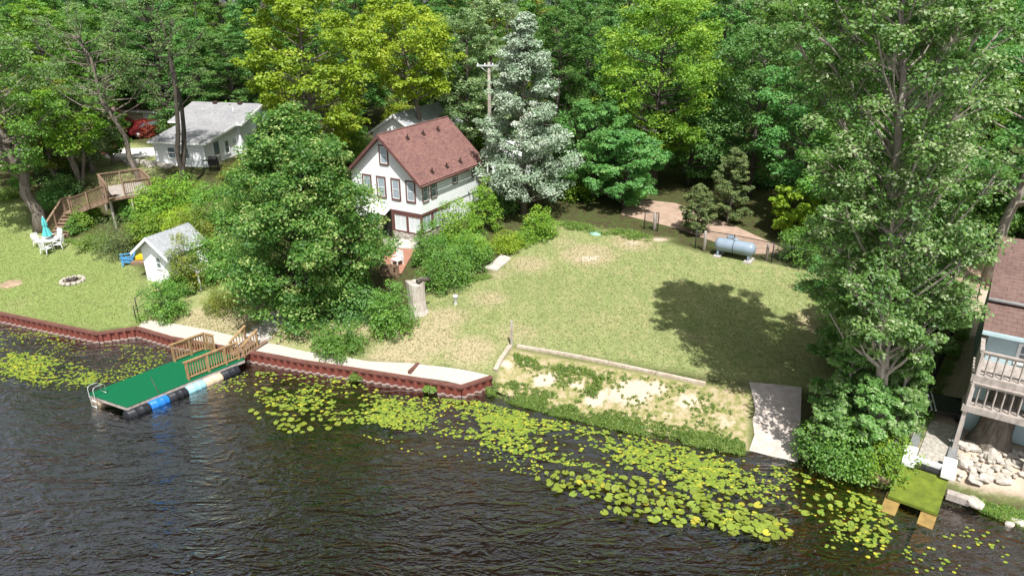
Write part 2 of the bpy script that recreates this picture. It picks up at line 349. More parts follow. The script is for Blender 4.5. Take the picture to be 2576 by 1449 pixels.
def make_tree(name, label, cat, loc, H, rad, base=.2, kind='round', lobes=22, sub=9, per=40, leaf=.2, m='leaf_mid', bark='bark', tr=.2,
              lean=(0, 0), seed=1, group=None, flat=.65, lobe_r=.34, twigs=0, forks=0, tone_sd=.2, shell=.55, sparse=1.0, stem_top=.8, droop=0., crown_off=(0, 0), part=('trunk', 'crown'), stems=1, sub_r=.52, wob=0, rise=.35, limb=.5, sz=.62):
    rng = np.random.default_rng(seed); rnd = random.Random(seed)
    root = thing(name, label, cat, loc, 0, group)
    z0, z1 = H * base, H; ch = z1 - z0
    def axis(z):
        f = z / H; return Vector((lean[0] * f ** 1.3 + crown_off[0] * max(0, f - .2), lean[1] * f ** 1.3 + crown_off[1] * max(0, f - .2), z))
    mb = MB(); tops = []
    for s_ in range(stems):
        off = Vector((rnd.uniform(-1, 1), rnd.uniform(-1, 1), 0)) * (.25 * rad if stems > 1 else 0)
        pts = []; rr = []
        K = 9
        for i in range(K):
            f = i / (K - 1); z = H * stem_top * f; p = axis(z) + off * (1.6 * f if stems > 1 else 0) + (Vector((rnd.uniform(-1, 1), rnd.uniform(-1, 1), 0)) * (tr * .55 + wob * min(1, i / 4)) if 0 < i else Vector())
            pts.append(p); rr.append(tr * (1.35 if i == 0 else 1) * (1 - .8 * f) + .02)
        pts[0].z -= .35; mb.tube(pts, rr, 9)
    C = []; Rr = []
    ga = 2.39996
    for i in range(lobes):
        t = (i + .5) / lobes if kind != 'cone' else ((i + .5) / lobes) ** 1.25
        t = min(.97, max(.02, t + rnd.uniform(-.04, .04)))
        e = prof(kind, t) * rad; z = z0 + t * ch
        a = i * ga + rnd.uniform(-.35, .35); q = e * (shell + (1 - shell) * rnd.random()) * (.86 + .2 * rnd.random())
        ax = axis(z); lr = rad * lobe_r * rnd.uniform(.75, 1.25) * (.55 + .45 * e / max(rad, .01))
        tip = ax + Vector((math.cos(a) * max(q - lr * .45, 0), math.sin(a) * max(q - lr * .45, 0), 0))
        # limb
        zb = max(min(z - rise * math.hypot(tip.x - ax.x, tip.y - ax.y) - .4, H * stem_top * .98), H * base * .55)
        st = axis(zb); md = st.lerp(tip, .55) + Vector((rnd.uniform(-.15, .15), rnd.uniform(-.15, .15), -.12 * (tip - st).length * rnd.random())) * (1 + 3 * wob)
        r0 = tr * (1 - .8 * zb / (H * stem_top)) * limb + .015
        mb.tube([st, md, tip], [r0, r0 * .62, .02], 6, False)
        nsub = max(2, int(sub * sparse))
        dd = unit(rng.normal(size=(nsub, 3))); r_ = lr * rng.random(nsub) ** .45
        cs = np.array(tip)[None] + dd * r_[:, None] * np.array([1, 1, sz])
        C.append(cs); Rr.append(np.full(nsub, lr * sub_r) * (.6 + .6 * rng.random(nsub)))
        for k in range(twigs):
            c_ = Vector(cs[k % nsub]); o_ = unit(rng.normal(size=3)) * lr * .4; o_[2] = abs(o_[2]) * .6
            mb.tube([md.lerp(tip, .6), c_.lerp(tip, .3), c_ + Vector(o_)], [.028, .02, .009], 4, False)
    mb.build(part[0], M[bark], root)
    C = np.concatenate(C); Rr = np.concatenate(Rr)
    V, tone = leaves(rng, C, Rr, per, leaf, flat, .6, tone_sd, droop)
    leafobj(part[1], V, tone, M[m], root)
    return root
def make_shrub(name, label, loc, rad, H, m, leaf=.14, per=42, n=26, seed=1, group=None, cat='shrub', aniso=(1, 1), rz=0, flat=.8, tone_sd=.2):
    rng = np.random.default_rng(seed); rnd = random.Random(seed)
    root = thing(name, label, cat, loc, rz, group); mb = MB()
    C = []; Rr = []
    for i in range(n):
        a = i * 2.39996 + rnd.uniform(-.3, .3); q = math.sqrt((i + .5) / n) * rnd.uniform(.85, 1.05)
        h = H * (1 - .55 * q ** 2) * rnd.uniform(.72, 1.05); lr = rad * .27 * rnd.uniform(.75, 1.3)
        for lev in ((.32, .7, 1) if H > 1.1 else (.45, 1)):
            p = np.array([math.cos(a) * q * (rad - lr * .6) * aniso[0], math.sin(a) * q * (rad - lr * .6) * aniso[1], max(h * lev - lr * .5, lr * .4)]) + rng.normal(size=3) * lr * .2
            C.append(p); Rr.append(lr)
        if i % 2 == 0: mb.tube([(math.cos(a) * .08, math.sin(a) * .08, -.2), (C[-1][0] * .5, C[-1][1] * .5, h * .45), tuple(C[-1])], [.035, .022, .008], 5, False)
    mb.build('stems', M['bark_dark'], root)
    V, tone = leaves(rng, np.array(C), np.array(Rr), per, leaf, flat, .62, tone_sd)
    V[:, 2] = np.maximum(V[:, 2], -.05)
    leafobj('foliage', V, tone, M[m], root); return root
M['leaf_maple'] = leafmat('maple_leaf', (.15, .3, .045), (.055, .145, .022), (.4, .48, .16))
M['leaf_lime'] = leafmat('lime_leaf', (.36, .52, .03), (.2, .34, .02), (.5, .62, .07), trans=.48)
M['leaf_gold'] = leafmat('gold_leaf', (.38, .5, .028), (.22, .33, .02), (.5, .56, .06), trans=.48)
M['leaf_bright'] = leafmat('bright_leaf', (0.248, 0.428, 0.038), (0.132, 0.281, 0.024), (0.395, 0.527, 0.054))
M['leaf_mid'] = leafmat('mid_leaf', (0.180, 0.371, 0.055), (0.095, 0.234, 0.035), (0.277, 0.466, 0.078))
M['leaf_dark'] = leafmat('dark_leaf', (0.148, 0.321, 0.071), (0.077, 0.193, 0.041), (0.244, 0.426, 0.110))
M['leaf_cool'] = leafmat('cool_leaf', (0.158, 0.362, 0.086), (0.085, 0.234, 0.055), (0.277, 0.466, 0.148))
M['leaf_olive'] = leafmat('olive_leaf', (0.248, 0.314, 0.048), (0.132, 0.198, 0.027), (0.395, 0.329, 0.040))
M['leaf_locust'] = leafmat('locust_leaf', (0.185, 0.315, 0.091), (0.101, 0.204, 0.054), (0.296, 0.405, 0.136))
M['leaf_silver'] = leafmat('silver_leaf', (.43, .52, .4), (.18, .3, .16), (.66, .71, .63), gloss=.03, trans=.3)
M['leaf_silverish'] = leafmat('silvery_green_leaf', (0.296, 0.412, 0.188), (0.132, 0.231, 0.081), (0.593, 0.692, 0.403))
M['leaf_cotton'] = leafmat('cottonwood_leaf', (.19, .35, .075), (.085, .2, .035), (.42, .52, .27), gloss=.03)
M['leaf_juniper'] = leafmat('juniper_leaf', (0.148, 0.198, 0.061), (0.083, 0.123, 0.034), (0.231, 0.264, 0.094), trans=.2)
M['leaf_red'] = leafmat('red_leaf', (0.329, 0.057, 0.034), (0.198, 0.033, 0.021), (0.445, 0.099, 0.040))
M['leaf_bronze'] = leafmat('bronze_leaf', (0.215, 0.314, 0.040), (0.165, 0.148, 0.034), (0.362, 0.461, 0.081))
M['weed'] = leafmat('weed_leaf', (.2, .31, .045), (.11, .2, .03), (.32, .38, .1))
M['pad'] = leafmat('lily_leaf', (.2, .245, .03), (.11, .175, .025), (.36, .33, .035), gloss=.03, trans=.1)
M['lawn_blade'] = leafmat('lawn_blade', (.24, .275, .105), (.145, .195, .06), (.42, .38, .22), gloss=.0, trans=.25)
# ------------------------------------------------------------------ setting: ground
def wpt(px, py): p = T(px, py); return (p.x, p.y)
xs = np.unique(np.concatenate([np.arange(-44, 40, .3), np.linspace(-300, -44, 28), np.linspace(40, 300, 28), SX[(SX > -44) & (SX < 40)]]))
ds = np.concatenate([np.arange(0, 42, .3), np.linspace(42, 130, 60)[1:], np.array([160, 220, 320, 500])])
GX = np.repeat(xs[:, None], len(ds), 1); GY = ys(xs)[:, None] + ds[None]
inwall = (GX > wallpts[0].x - 40) & (GX < bankpts[0].x - .1)
GY = np.where(inwall & (ds[None] < .05), GY + .05, GY)
GZ = hz_np(GX, GY)
nx, nd = GX.shape
V = np.stack([GX, GY, GZ], -1).reshape(-1, 3)
ii = (np.arange(nx - 1)[:, None] * nd + np.arange(nd - 1)[None]).ravel()
F = np.stack([ii, ii + nd, ii + nd + 1, ii + 1], 1)
def blob(c, r, e=1.0, ang=0):
    dx, dy = GX - c[0], GY - c[1]; ca, sa = math.cos(ang), math.sin(ang)
    a = dx * ca + dy * sa; b = (-dx * sa + dy * ca) / e
    return np.exp(-(a * a + b * b) / (r * r))
def polymask(pp, soft=.6):
    pts = [wpt(*p) for p in pp]; inside = np.zeros(GX.shape, bool); dist = np.full(GX.shape, 1e9)
    for i in range(len(pts)):
        (ax, ay), (bx_, by) = pts[i - 1], pts[i]
        with np.errstate(divide='ignore', invalid='ignore'):
            cr = ((ay > GY) != (by > GY)) & (GX < (bx_ - ax) * (GY - ay) / ((by - ay) if abs(by - ay) > 1e-9 else 1e-9) + ax)
        inside ^= cr
        l2 = (bx_ - ax) ** 2 + (by - ay) ** 2 + 1e-9; t = np.clip(((GX - ax) * (bx_ - ax) + (GY - ay) * (by - ay)) / l2, 0, 1)
        dist = np.minimum(dist, np.hypot(GX - ax - t * (bx_ - ax), GY - ay - t * (by - ay)))
    return np.clip(.5 + np.where(inside, dist, -dist) / soft * .5, 0, 1)
dry = np.zeros(GX.shape)
for px, py, r, w in [(1060, 850, 2.2, 1.0), (1000, 900, 2.0, .9), (1180, 880, 1.8, .8), (1120, 800, 1.6, .8), (1230, 750, 1.6, .65), (1330, 665, 1.8, .75), (1480, 640, 2.0, 1.0), (1590, 610, 1.7, .9), (1250, 690, 1.4, .6),
                     (1420, 610, 1.6, .5), (1500, 800, 3, .35), (2070, 810, 1.8, .8), (1300, 840, 2, .5), (1650, 590, 1.5, .8), (590, 800, 2.2, 1.0), (500, 800, 1.6, .9), (660, 770, 2, .8), (730, 830, 2, .8), (850, 820, 2.5, .9), (40, 765, 1.6, .35), (340, 760, 1.2, .4), (1330, 780, 1.2, .4)]:
    dry = np.maximum(dry, w * blob(wpt(px, py), r))
sand = np.zeros(GX.shape)
for px, py, r, e, w in [(1590, 985, 1.15, .8, 1.1), (1500, 1000, .7, .8, 1.0), (1650, 975, .7, .8, .9), (1370, 955, .75, .7, 1.0), (1450, 968, .6, .6, .8), (1730, 1010, .8, .8, .8), (1270, 915, .5, .8, .9), (1820, 1060, .8, .8, .6), (1480, 650, 1.1, .6, .75), (1590, 612, 1.0, .5, .7), (1340, 660, .7, .6, .5), (1660, 603, .8, .5, .9), (205, 607, .8, .6, 1.0), (1680, 1040, .6, .6, .6)]:
    sand = np.maximum(sand, w * blob(wpt(px, py), r, e))
sand = np.maximum(sand, polymask([(2330, 1190), (2440, 1100), (2600, 1120), (2600, 1260), (2480, 1240)], .5))
sand = np.maximum(sand, .95 * polymask([(2290, 1130), (2420, 870), (2440, 700), (2620, 640), (2620, 1100), (2430, 1130)], 1.0))
lawn = np.maximum.reduce([polymask([(895, 905), (1010, 790), (1100, 730), (1230, 690), (1290, 640), (1400, 560), (1640, 600), (1780, 640), (2060, 680), (2180, 860), (2180, 990), (1900, 965), (1285, 870), (1240, 948)], 1.2),
                          polymask([(-60, 780), (-60, 480), (30, 470), (90, 580), (200, 620), (330, 660), (360, 700), (345, 820), (245, 830)], 1.2),
                          polymask([(345, 815), (365, 700), (560, 690), (760, 700), (960, 760), (900, 920), (615, 875)], 1.0),
                          polymask([(200, 450), (330, 360), (420, 380), (400, 440), (300, 470)], 1.5)])
bank = polymask([(1235, 985), (1285, 875), (1770, 968), (1890, 975), (1885, 1145), (1600, 1085)], .5)
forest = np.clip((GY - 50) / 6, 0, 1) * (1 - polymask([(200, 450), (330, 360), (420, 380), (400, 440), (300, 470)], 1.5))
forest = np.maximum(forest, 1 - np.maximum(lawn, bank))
lush = polymask([(-60, 790), (-60, 480), (30, 470), (90, 580), (200, 620), (330, 660), (360, 700), (345, 830), (245, 850)], 1.2)
me = bpy.data.meshes.new("ground"); me.vertices.add(len(V)); me.vertices.foreach_set('co', V.astype(np.float32).ravel())
me.loops.add(4 * len(F)); me.loops.foreach_set('vertex_index', F.astype(np.int32).ravel())
me.polygons.add(len(F)); me.polygons.foreach_set('loop_start', np.arange(0, 4 * len(F), 4, dtype=np.int32))
me.polygons.foreach_set('use_smooth', np.ones(len(F), bool))
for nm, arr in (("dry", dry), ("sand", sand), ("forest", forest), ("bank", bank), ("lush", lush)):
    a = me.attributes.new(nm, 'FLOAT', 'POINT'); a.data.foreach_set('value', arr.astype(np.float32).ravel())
me.update(calc_edges=True)
m, t, o = nt("grass_ground"); W = coords(t, "World")
def attr(n_): a = N(t, "ShaderNodeAttribute"); a.attribute_name = n_; return a.outputs["Fac"]
n1 = noise(t, W, .35, 5, .6); n2 = noise(t, W, 3.2, 6, .7); n3 = noise(t, W, 11, 8, .78); n4 = noise(t, coords(t, "World", (1.5, .35, 1), (0, 0, .35)), 1.2, 4, .6)
gr = ramp(t, n3, [(.32, (.13, .175, .06)), (.5, (.22, .25, .1)), (.68, (.34, .345, .18))])
gr = mix(t, ramp(t, n1, [(.36, 0.0), (.66, .6)]), gr, (.27, .27, .125, 1))
gr = mix(t, ramp(t, n4, [(.42, 0.0), (.64, .4)]), gr, (.13, .2, .055, 1)); n5 = noise(t, W, 1.1, 8, .75); gr = mix(t, ramp(t, n5, [(.5, 0.0), (.68, .75)]), gr, (.36, .31, .17, 1)); gr = mix(t, ramp(t, noise(t, coords(t, 'World', (1, .12, 1), (0, 0, .5)), 2.6, 2), [(.45, 0.0), (.55, .18)]), gr, (.3, .34, .13, 1))
tan = ramp(t, n3, [(.3, (.25, .205, .115)), (.55, (.38, .32, .2)), (.75, (.5, .43, .29))])
il = N(t, "ShaderNodeMath", operation='MULTIPLY'); L(t, attr("lush"), il.inputs[0]); il.inputs[1].default_value = .75; gr = mix(t, il.outputs[0], gr, ramp(t, n3, [(.32, (.11, .175, .04)), (.5, (.18, .245, .065)), (.68, (.27, .32, .11))]))
def thr(a_, nn, w, lo, hi):
    s_ = N(t, "ShaderNodeMath", operation='MULTIPLY_ADD'); L(t, nn, s_.inputs[0]); s_.inputs[1].default_value = w; L(t, a_, s_.inputs[2])
    mr = N(t, "ShaderNodeMapRange"); L(t, s_.outputs[0], mr.inputs[0]); mr.inputs[1].default_value = lo; mr.inputs[2].default_value = hi; return mr.outputs[0]
nd_ = noise(t, W, 4.5, 8, .8); gr = mix(t, ramp(t, noise(t, W, 6.5, 6, .75), [(.5, 0.0), (.62, .4)]), gr, (.11, .155, .045, 1)); c = mix(t, thr(attr("dry"), nd_, 1.3, .95, 1.3), gr, tan)
bankc = ramp(t, n2, [(.36, (.13, .17, .045)), (.47, (.25, .23, .1)), (.6, (.38, .31, .2))])
c = mix(t, thr(attr("bank"), n3, .2, .4, .8), c, bankc)
sandc = ramp(t, n3, [(.3, (.42, .32, .24)), (.6, (.56, .45, .36)), (.8, (.64, .53, .44))])
c = mix(t, thr(attr("sand"), n2, .9, .85, 1.1), c, sandc)
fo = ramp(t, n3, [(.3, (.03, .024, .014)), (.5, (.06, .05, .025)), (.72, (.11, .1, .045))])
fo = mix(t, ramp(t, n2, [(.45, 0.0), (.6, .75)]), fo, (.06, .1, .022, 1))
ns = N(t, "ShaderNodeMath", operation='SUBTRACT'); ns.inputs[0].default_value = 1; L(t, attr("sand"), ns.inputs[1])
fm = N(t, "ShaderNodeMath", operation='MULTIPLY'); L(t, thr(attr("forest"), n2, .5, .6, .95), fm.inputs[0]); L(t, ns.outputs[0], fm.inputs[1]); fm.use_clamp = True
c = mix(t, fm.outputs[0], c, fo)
hb = mix(t, .5, n3, n2); finish(t, o, c, .95, hb, .8, .05, spec=.1)
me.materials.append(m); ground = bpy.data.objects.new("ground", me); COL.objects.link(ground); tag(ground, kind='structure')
# lake bed and water
db = np.array([0, .25, .6, 1.2, 2, 3, 4.5, 7, 10, 16, 30, 80])
BX = np.repeat(xs[:, None], len(db), 1); BY = ys(xs)[:, None] - db[None]
iw = ((xs > wallpts[0].x - 40) & (xs < bankpts[0].x - .1))
bz_w = np.interp(db, [0, 1, 3, 8, 80], [-.22, -.3, -.7, -1.6, -3]); bz_b = np.interp(db, [0, .6, 1.2, 3, 8, 80], [-.02, -.09, -.2, -.6, -1.5, -3])
BZ = np.where(iw[:, None], bz_w[None], bz_b[None]); BY[:, 0] += .06; BZ[:, 0] -= .0
ii = (np.arange(len(xs) - 1)[:, None] * len(db) + np.arange(len(db) - 1)[None]).ravel()
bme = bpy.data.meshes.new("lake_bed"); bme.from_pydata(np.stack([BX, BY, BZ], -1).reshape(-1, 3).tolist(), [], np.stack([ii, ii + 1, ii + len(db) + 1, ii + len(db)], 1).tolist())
m, t, o = nt("lake_mud_depth_shaded"); W = coords(t, "World"); a1 = noise(t, W, .9, 5, .6); a2 = noise(t, W, 5, 5, .7)
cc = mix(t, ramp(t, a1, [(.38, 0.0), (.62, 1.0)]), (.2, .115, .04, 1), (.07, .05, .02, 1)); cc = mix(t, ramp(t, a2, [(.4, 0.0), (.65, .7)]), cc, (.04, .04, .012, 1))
da = N(t, "ShaderNodeAttribute"); da.attribute_name = "depth_dark"; cc = mix(t, da.outputs["Fac"], cc, (.01, .009, .006, 1)); finish(t, o, cc, .9); bme.materials.append(m)  # mud colour darkened offshore, standing in for light lost in the water
a = bme.attributes.new("depth_dark", 'FLOAT', 'POINT'); a.data.foreach_set('value', np.repeat(np.interp(db, [0, 1.5, 6, 80], [0, .1, 1, 1])[None], len(xs), 0).astype(np.float32).ravel()); lb = bpy.data.objects.new("lake_bed", bme); COL.objects.link(lb); tag(lb, kind='structure')
wm = MB(); wx = list(SX); 
wm.add([(x, y + .12, 0) for x, y in zip(SX, SY)] + [(x, -260, 0) for x in SX], [(i, i + 1, len(SX) + i + 1, len(SX) + i) for i in range(len(SX) - 1)])
m, t, o = nt("lake_water")
def wav(sc, rot, scale, det, dist): return noise(t, coords(t, "World", sc, (0, 0, R(rot))), scale, det, .55, dist)
w1 = wav((.55, 1.5, 1), 10, .82, 3, .9); w2 = wav((.7, 1.6, 1), -24, 1.8, 3, .8); w3 = wav((.8, 1.3, 1), 30, 6.5, 3, .4)
cal = noise(t, coords(t, "World", (1, 1, 1)), .16, 2, .5)
dr = N(t, "ShaderNodeVectorMath", operation='DISTANCE'); L(t, N(t, "ShaderNodeNewGeometry").outputs["Position"], dr.inputs[0])
def ridge(n_):
    a_ = N(t, "ShaderNodeMath", operation='SUBTRACT'); L(t, n_, a_.inputs[0]); a_.inputs[1].default_value = .5
    b_ = N(t, "ShaderNodeMath", operation='MULTIPLY'); L(t, a_.outputs[0], b_.inputs[0]); L(t, a_.outputs[0], b_.inputs[1])
    d_ = N(t, "ShaderNodeMath", operation='MULTIPLY_ADD'); L(t, b_.outputs[0], d_.inputs[0]); d_.inputs[1].default_value = 4; d_.inputs[2].default_value = .004
    e_ = N(t, "ShaderNodeMath", operation='SQRT'); L(t, d_.outputs[0], e_.inputs[0]); return e_.outputs[0]
w1, w2 = ridge(w1), ridge(w2)
h1 = N(t, "ShaderNodeMath", operation='MULTIPLY_ADD'); L(t, w2, h1.inputs[0]); h1.inputs[1].default_value = .5; L(t, w1, h1.inputs[2])
h2 = N(t, "ShaderNodeMath", operation='MULTIPLY_ADD'); L(t, w3, h2.inputs[0]); h2.inputs[1].default_value = .12; L(t, h1.outputs[0], h2.inputs[2])
bp = N(t, "ShaderNodeBump", Strength=1.0, Distance=.155); L(t, h2.outputs[0], bp.inputs["Height"])
st = N(t, "ShaderNodeMapRange"); L(t, cal, st.inputs[0]); st.inputs[1].default_value = .3; st.inputs[2].default_value = .65; st.inputs[3].default_value = .55; st.inputs[4].default_value = 1.0; L(t, st.outputs[0], bp.inputs["Strength"])
fr = N(t, "ShaderNodeFresnel", IOR=1.33); L(t, bp.outputs[0], fr.inputs["Normal"])
gl = N(t, "ShaderNodeBsdfGlossy", Roughness=.06); L(t, bp.outputs[0], gl.inputs["Normal"]); gl.inputs[0].default_value = (.42, .42, .42, 1)
tp = N(t, "ShaderNodeBsdfTransparent"); tp.inputs[0].default_value = (.6, .46, .26, 1)
mx = N(t, "ShaderNodeMixShader"); L(t, fr.outputs[0], mx.inputs[0]); L(t, tp.outputs[0], mx.inputs[1]); L(t, gl.outputs[0], mx.inputs[2]); L(t, mx.outputs[0], o.inputs[0])
va = N(t, "ShaderNodeVolumeAbsorption", Density=.9); va.inputs[0].default_value = (.55, .4, .2, 1)
WATER_MAT = m
water = wm.build("water", m); tag(water, kind='structure')
# ------------------------------------------------------------------ setting: paths, strips, roads
def shore_off(pts, d):
    out = []
    for i, p in enumerate(pts):
        a = pts[max(i - 1, 0)]; b = pts[min(i + 1, len(pts) - 1)]
        tx, ty = b[0] - a[0], b[1] - a[1]; l = math.hypot(tx, ty); out.append((p[0] - ty / l * d, p[1] + tx / l * d))
    return out
wp2 = [(p.x, p.y) for p in wallpts]
sheet("gravel_strip", [wpt(348, 822), wpt(430, 846), wpt(520, 862), wpt(615, 878), wpt(700, 893), wpt(765, 906), wpt(765, 884), wpt(700, 868), wpt(640, 858), wpt(620, 852), wpt(520, 830), wpt(400, 808), wpt(362, 806)], M['gravel'], .02)
sheet("gravel_strip", [wpt(765, 906), wpt(900, 926), wpt(1040, 948), wpt(1158, 968), wpt(1232, 945), wpt(1170, 932), wpt(1080, 920), wpt(1030, 914), wpt(930, 910), wpt(850, 896), wpt(790, 888), wpt(765, 884)], M['gravel'], .021)
sheet("concrete_ramp", [wpt(1884, 962), wpt(1900, 1030), wpt(1893, 1060), wpt(1898, 1095), wpt(1884, 1134), wpt(1945, 1150), wpt(2006, 1164), wpt(2012, 1100), wpt(2016, 975)], mat('ramp_concrete', (.5, .44, .4), (.38, .33, .29), 3, .9, .5), .03)
sheet("dirt_road", [wpt(1560, 540), wpt(1700, 575), wpt(1880, 640), wpt(2000, 640), wpt(1850, 570), wpt(1700, 512), wpt(1580, 500)], mat('road_dirt', (.4, .29, .22), (.3, .21, .16), 2, .95, .4), .03, 1)
sheet("dirt_road", [wpt(2380, 700), wpt(2480, 730), wpt(2620, 740), wpt(2620, 650), wpt(2400, 655)], M['dirt'], .03, 1)
sheet("driveway", [wpt(215, 392), wpt(290, 402), wpt(420, 392), wpt(420, 372), wpt(300, 375)], M['asphalt'], .03, 1)
sheet("patio", [wpt(955, 690), wpt(1010, 690), wpt(1046, 628), wpt(975, 628)], M['patio'], .05)
sheet("concrete_slab", [wpt(1218, 676), wpt(1250, 682), wpt(1286, 651), wpt(1262, 641)], M['concrete'], .06, thick=.1)
sheet("concrete_walk", [wpt(960, 627), wpt(1048, 627), wpt(1060, 608), wpt(965, 600)], M['concrete'], .07, thick=.1)
for k, (a, b) in enumerate([((612, 848), (655, 868)), ((636, 829), (676, 845)), ((662, 808), (698, 822)), ((684, 790), (718, 802))]):
    p, q = T(*a), T(*b); mid = (p + q) / 2; d = (q - p).normalized(); nrm = Vector((-d.y, d.x, 0)); mb = MB()
    mb.box(mid + nrm * .35 + Vector((0, 0, .06 + .0 * k)), ((q - p).length, .85, .2), Matrix.Rotation(math.atan2(d.y, d.x), 3, 'Z'))
    s_ = mb.build("garden_step", M['concrete'], bevel=.02); tag(s_, ["lowest pale concrete step rising from the gravel strip behind the dock", "second concrete step up from the gravel behind the dock", "third concrete step, in the maple shade, up from the dock", "topmost concrete step nearest the maple trunk"][k], "step", "steps up from the dock")
# ------------------------------------------------------------------ light
w = bpy.data.worlds.new("World"); S.world = w; w.use_nodes = True; t = w.node_tree
bg = t.nodes["Background"]; sky = t.nodes.new("ShaderNodeTexSky"); sky.sky_type = 'NISHITA'; sky.sun_disc = False
ELEV = R(60); SAZ = (.22, -.9755)
sky.sun_elevation = ELEV; sky.sun_rotation = math.atan2(SAZ[0], SAZ[1]); sky.altitude = 200; sky.dust_density = 2.0; sky.air_density = .8
bw = N(t, "ShaderNodeRGBToBW"); L(t, sky.outputs[0], bw.inputs[0]); cl = noise(t, coords(t, "Generated", (1, 1, 2.5)), 2.2, 6, .6)
gry = mix(t, 1.0, bw.outputs[0], (1.12, 1.13, 1.16, 1), 'MULTIPLY'); L(t, mix(t, ramp(t, cl, [(.3, .45), (.6, 1.0)]), sky.outputs[0], gry), bg.inputs[0]); bg.inputs[1].default_value = .125
sl = bpy.data.lights.new("sun", 'SUN'); sl.energy = 5.0; sl.angle = R(.5); sl.color = (1, .97, .92)
so = bpy.data.objects.new("sun", sl); COL.objects.link(so)
dv = Vector((SAZ[0] * math.cos(ELEV), SAZ[1] * math.cos(ELEV), math.sin(ELEV))); so.rotation_euler = dv.to_track_quat('Z', 'Y').to_euler(); so.location = dv * 60
S.view_settings.view_transform = 'Standard'; S.view_settings.look = 'None'; S.view_settings.exposure = 0.55; S.view_settings.gamma = 1
S.render.engine = 'CYCLES'; S.cycles.max_bounces = 6; S.cycles.diffuse_bounces = 3; S.cycles.glossy_bounces = 2; S.cycles.transparent_max_bounces = 8; S.cycles.transmission_bounces = 3; S.cycles.use_denoising = True
# ------------------------------------------------------------------ steel seawalls
m, t, o = nt("rusty_sheet_pile"); W = coords(t, "World"); sx = N(t, "ShaderNodeSeparateXYZ"); L(t, W, sx.inputs[0])
g = noise(t, W, 4, 5, .65); g2 = noise(t, coords(t, "World", (6, 6, .5)), 2, 4)
base = ramp(t, g, [(.3, (.13, .035, .025)), (.7, (.22, .062, .045))]); base = mix(t, ramp(t, g2, [(.5, 0.0), (.7, .5)]), base, (.11, .05, .04, 1))
ad = N(t, "ShaderNodeMath", operation='MULTIPLY_ADD'); L(t, g, ad.inputs[0]); ad.inputs[1].default_value = .12; L(t, sx.outputs[2], ad.inputs[2])
lime = ramp(t, ad.outputs[0], [(.1, 1.0), (.14, 0.0)]); finish(t, o, mix(t, lime, base, (.42, .34, .3, 1)), .65, g, .3, .01, spec=.3); M['sheetpile'] = m
M['cap'] = mat('pile_cap', (.17, .075, .06), (.12, .05, .04), 4, .55, .2)
def seawall(label, pts, extra=None):
    c = pts[len(pts) // 2]; root = thing("seawall", label, "seawall", (c.x, c.y, 0)); mb = MB(); cap = MB()
    off = 0.0; prof_ = [(0, 0), (.06, 1), (.2, 1), (.26, 0), (.4, 0)]
    for a, b in zip(pts[:-1], pts[1:]):
        a = Vector((a.x, a.y, 0)); b = Vector((b.x, b.y, 0)); d = (b - a); l = d.length; d /= l; nrm = Vector((d.y, -d.x, 0))
        k = max(1, round(l / .4)); sc = l / (k * .4); line = []
        for i in range(k):
            for s_, q in prof_[:-1]: line.append(a + d * ((i * .4 + s_) * sc) + nrm * (.04 + .11 * q))
        line.append(b + nrm * .04)
        vs = [p + Vector((0, 0, -.6)) for p in line] + [p + Vector((0, 0, WALL_TOP - .03)) for p in line]; n = len(line)
        mb.add(vs, [(i, i + 1, n + i + 1, n + i) for i in range(n - 1)])
    P0 = [Vector((p.x, p.y, 0)) for p in pts]; left = []; right = []
    for i, p in enumerate(P0):
        d1 = (P0[i] - P0[i - 1]).normalized() if i else (P0[1] - P0[0]).normalized(); d2 = (P0[i + 1] - P0[i]).normalized() if i < len(P0) - 1 else d1
        n1 = Vector((d1.y, -d1.x, 0)); n2 = Vector((d2.y, -d2.x, 0)); bi = (n1 + n2).normalized(); k = 1 / max(.5, bi.dot(n1))
        right.append(p + bi * .17 * k); left.append(p - bi * .08 * k)
    n = len(P0); z0, z1 = WALL_TOP - .04, WALL_TOP + .05
    vs = [q + Vector((0, 0, z)) for z in (z0, z1) for q in left + right]; f = []
    for i in range(n - 1):
        f += [(2 * n + i, 2 * n + i + 1, 3 * n + i + 1, 3 * n + i), (i, n + i, n + i + 1, i + 1), (n + i, 3 * n + i, 3 * n + i + 1, n + i + 1), (i, i + 1, 2 * n + i + 1, 2 * n + i)]
    f += [(0, 2 * n, 3 * n, n), (n - 1, 2 * n - 1, 4 * n - 1, 3 * n - 1)]
    cap.add(vs, f); mb.build("sheet_pile", M['sheetpile'], root, world=True); cap.build("cap", M['cap'], root, world=True)
    if extra:
        b = MB(); b.box((extra[0] + extra[1]) / 2 + Vector((0, 0, .06)), ((extra[1] - extra[0]).length, .16, .14), Matrix.Rotation(math.atan2(extra[1].y - extra[0].y, extra[1].x - extra[0].x), 3, 'Z')); b.build("tie_beam", M['cap'], root, world=True)
    return root
Wp = [Vector((SX[i], SY[i], 0)) for i in range(1, 2 + len(wallpts))]
Wp = [Vector((SX[1], SY[1], 0))] + wallpts
seawall("rust red steel seawall along the edge of the left neighbour's green lawn", Wp[:5])
seawall("rust red corrugated steel seawall in front of the pale gravel strip", Wp[4:], (T(1030, 942), T(1052, 915)))
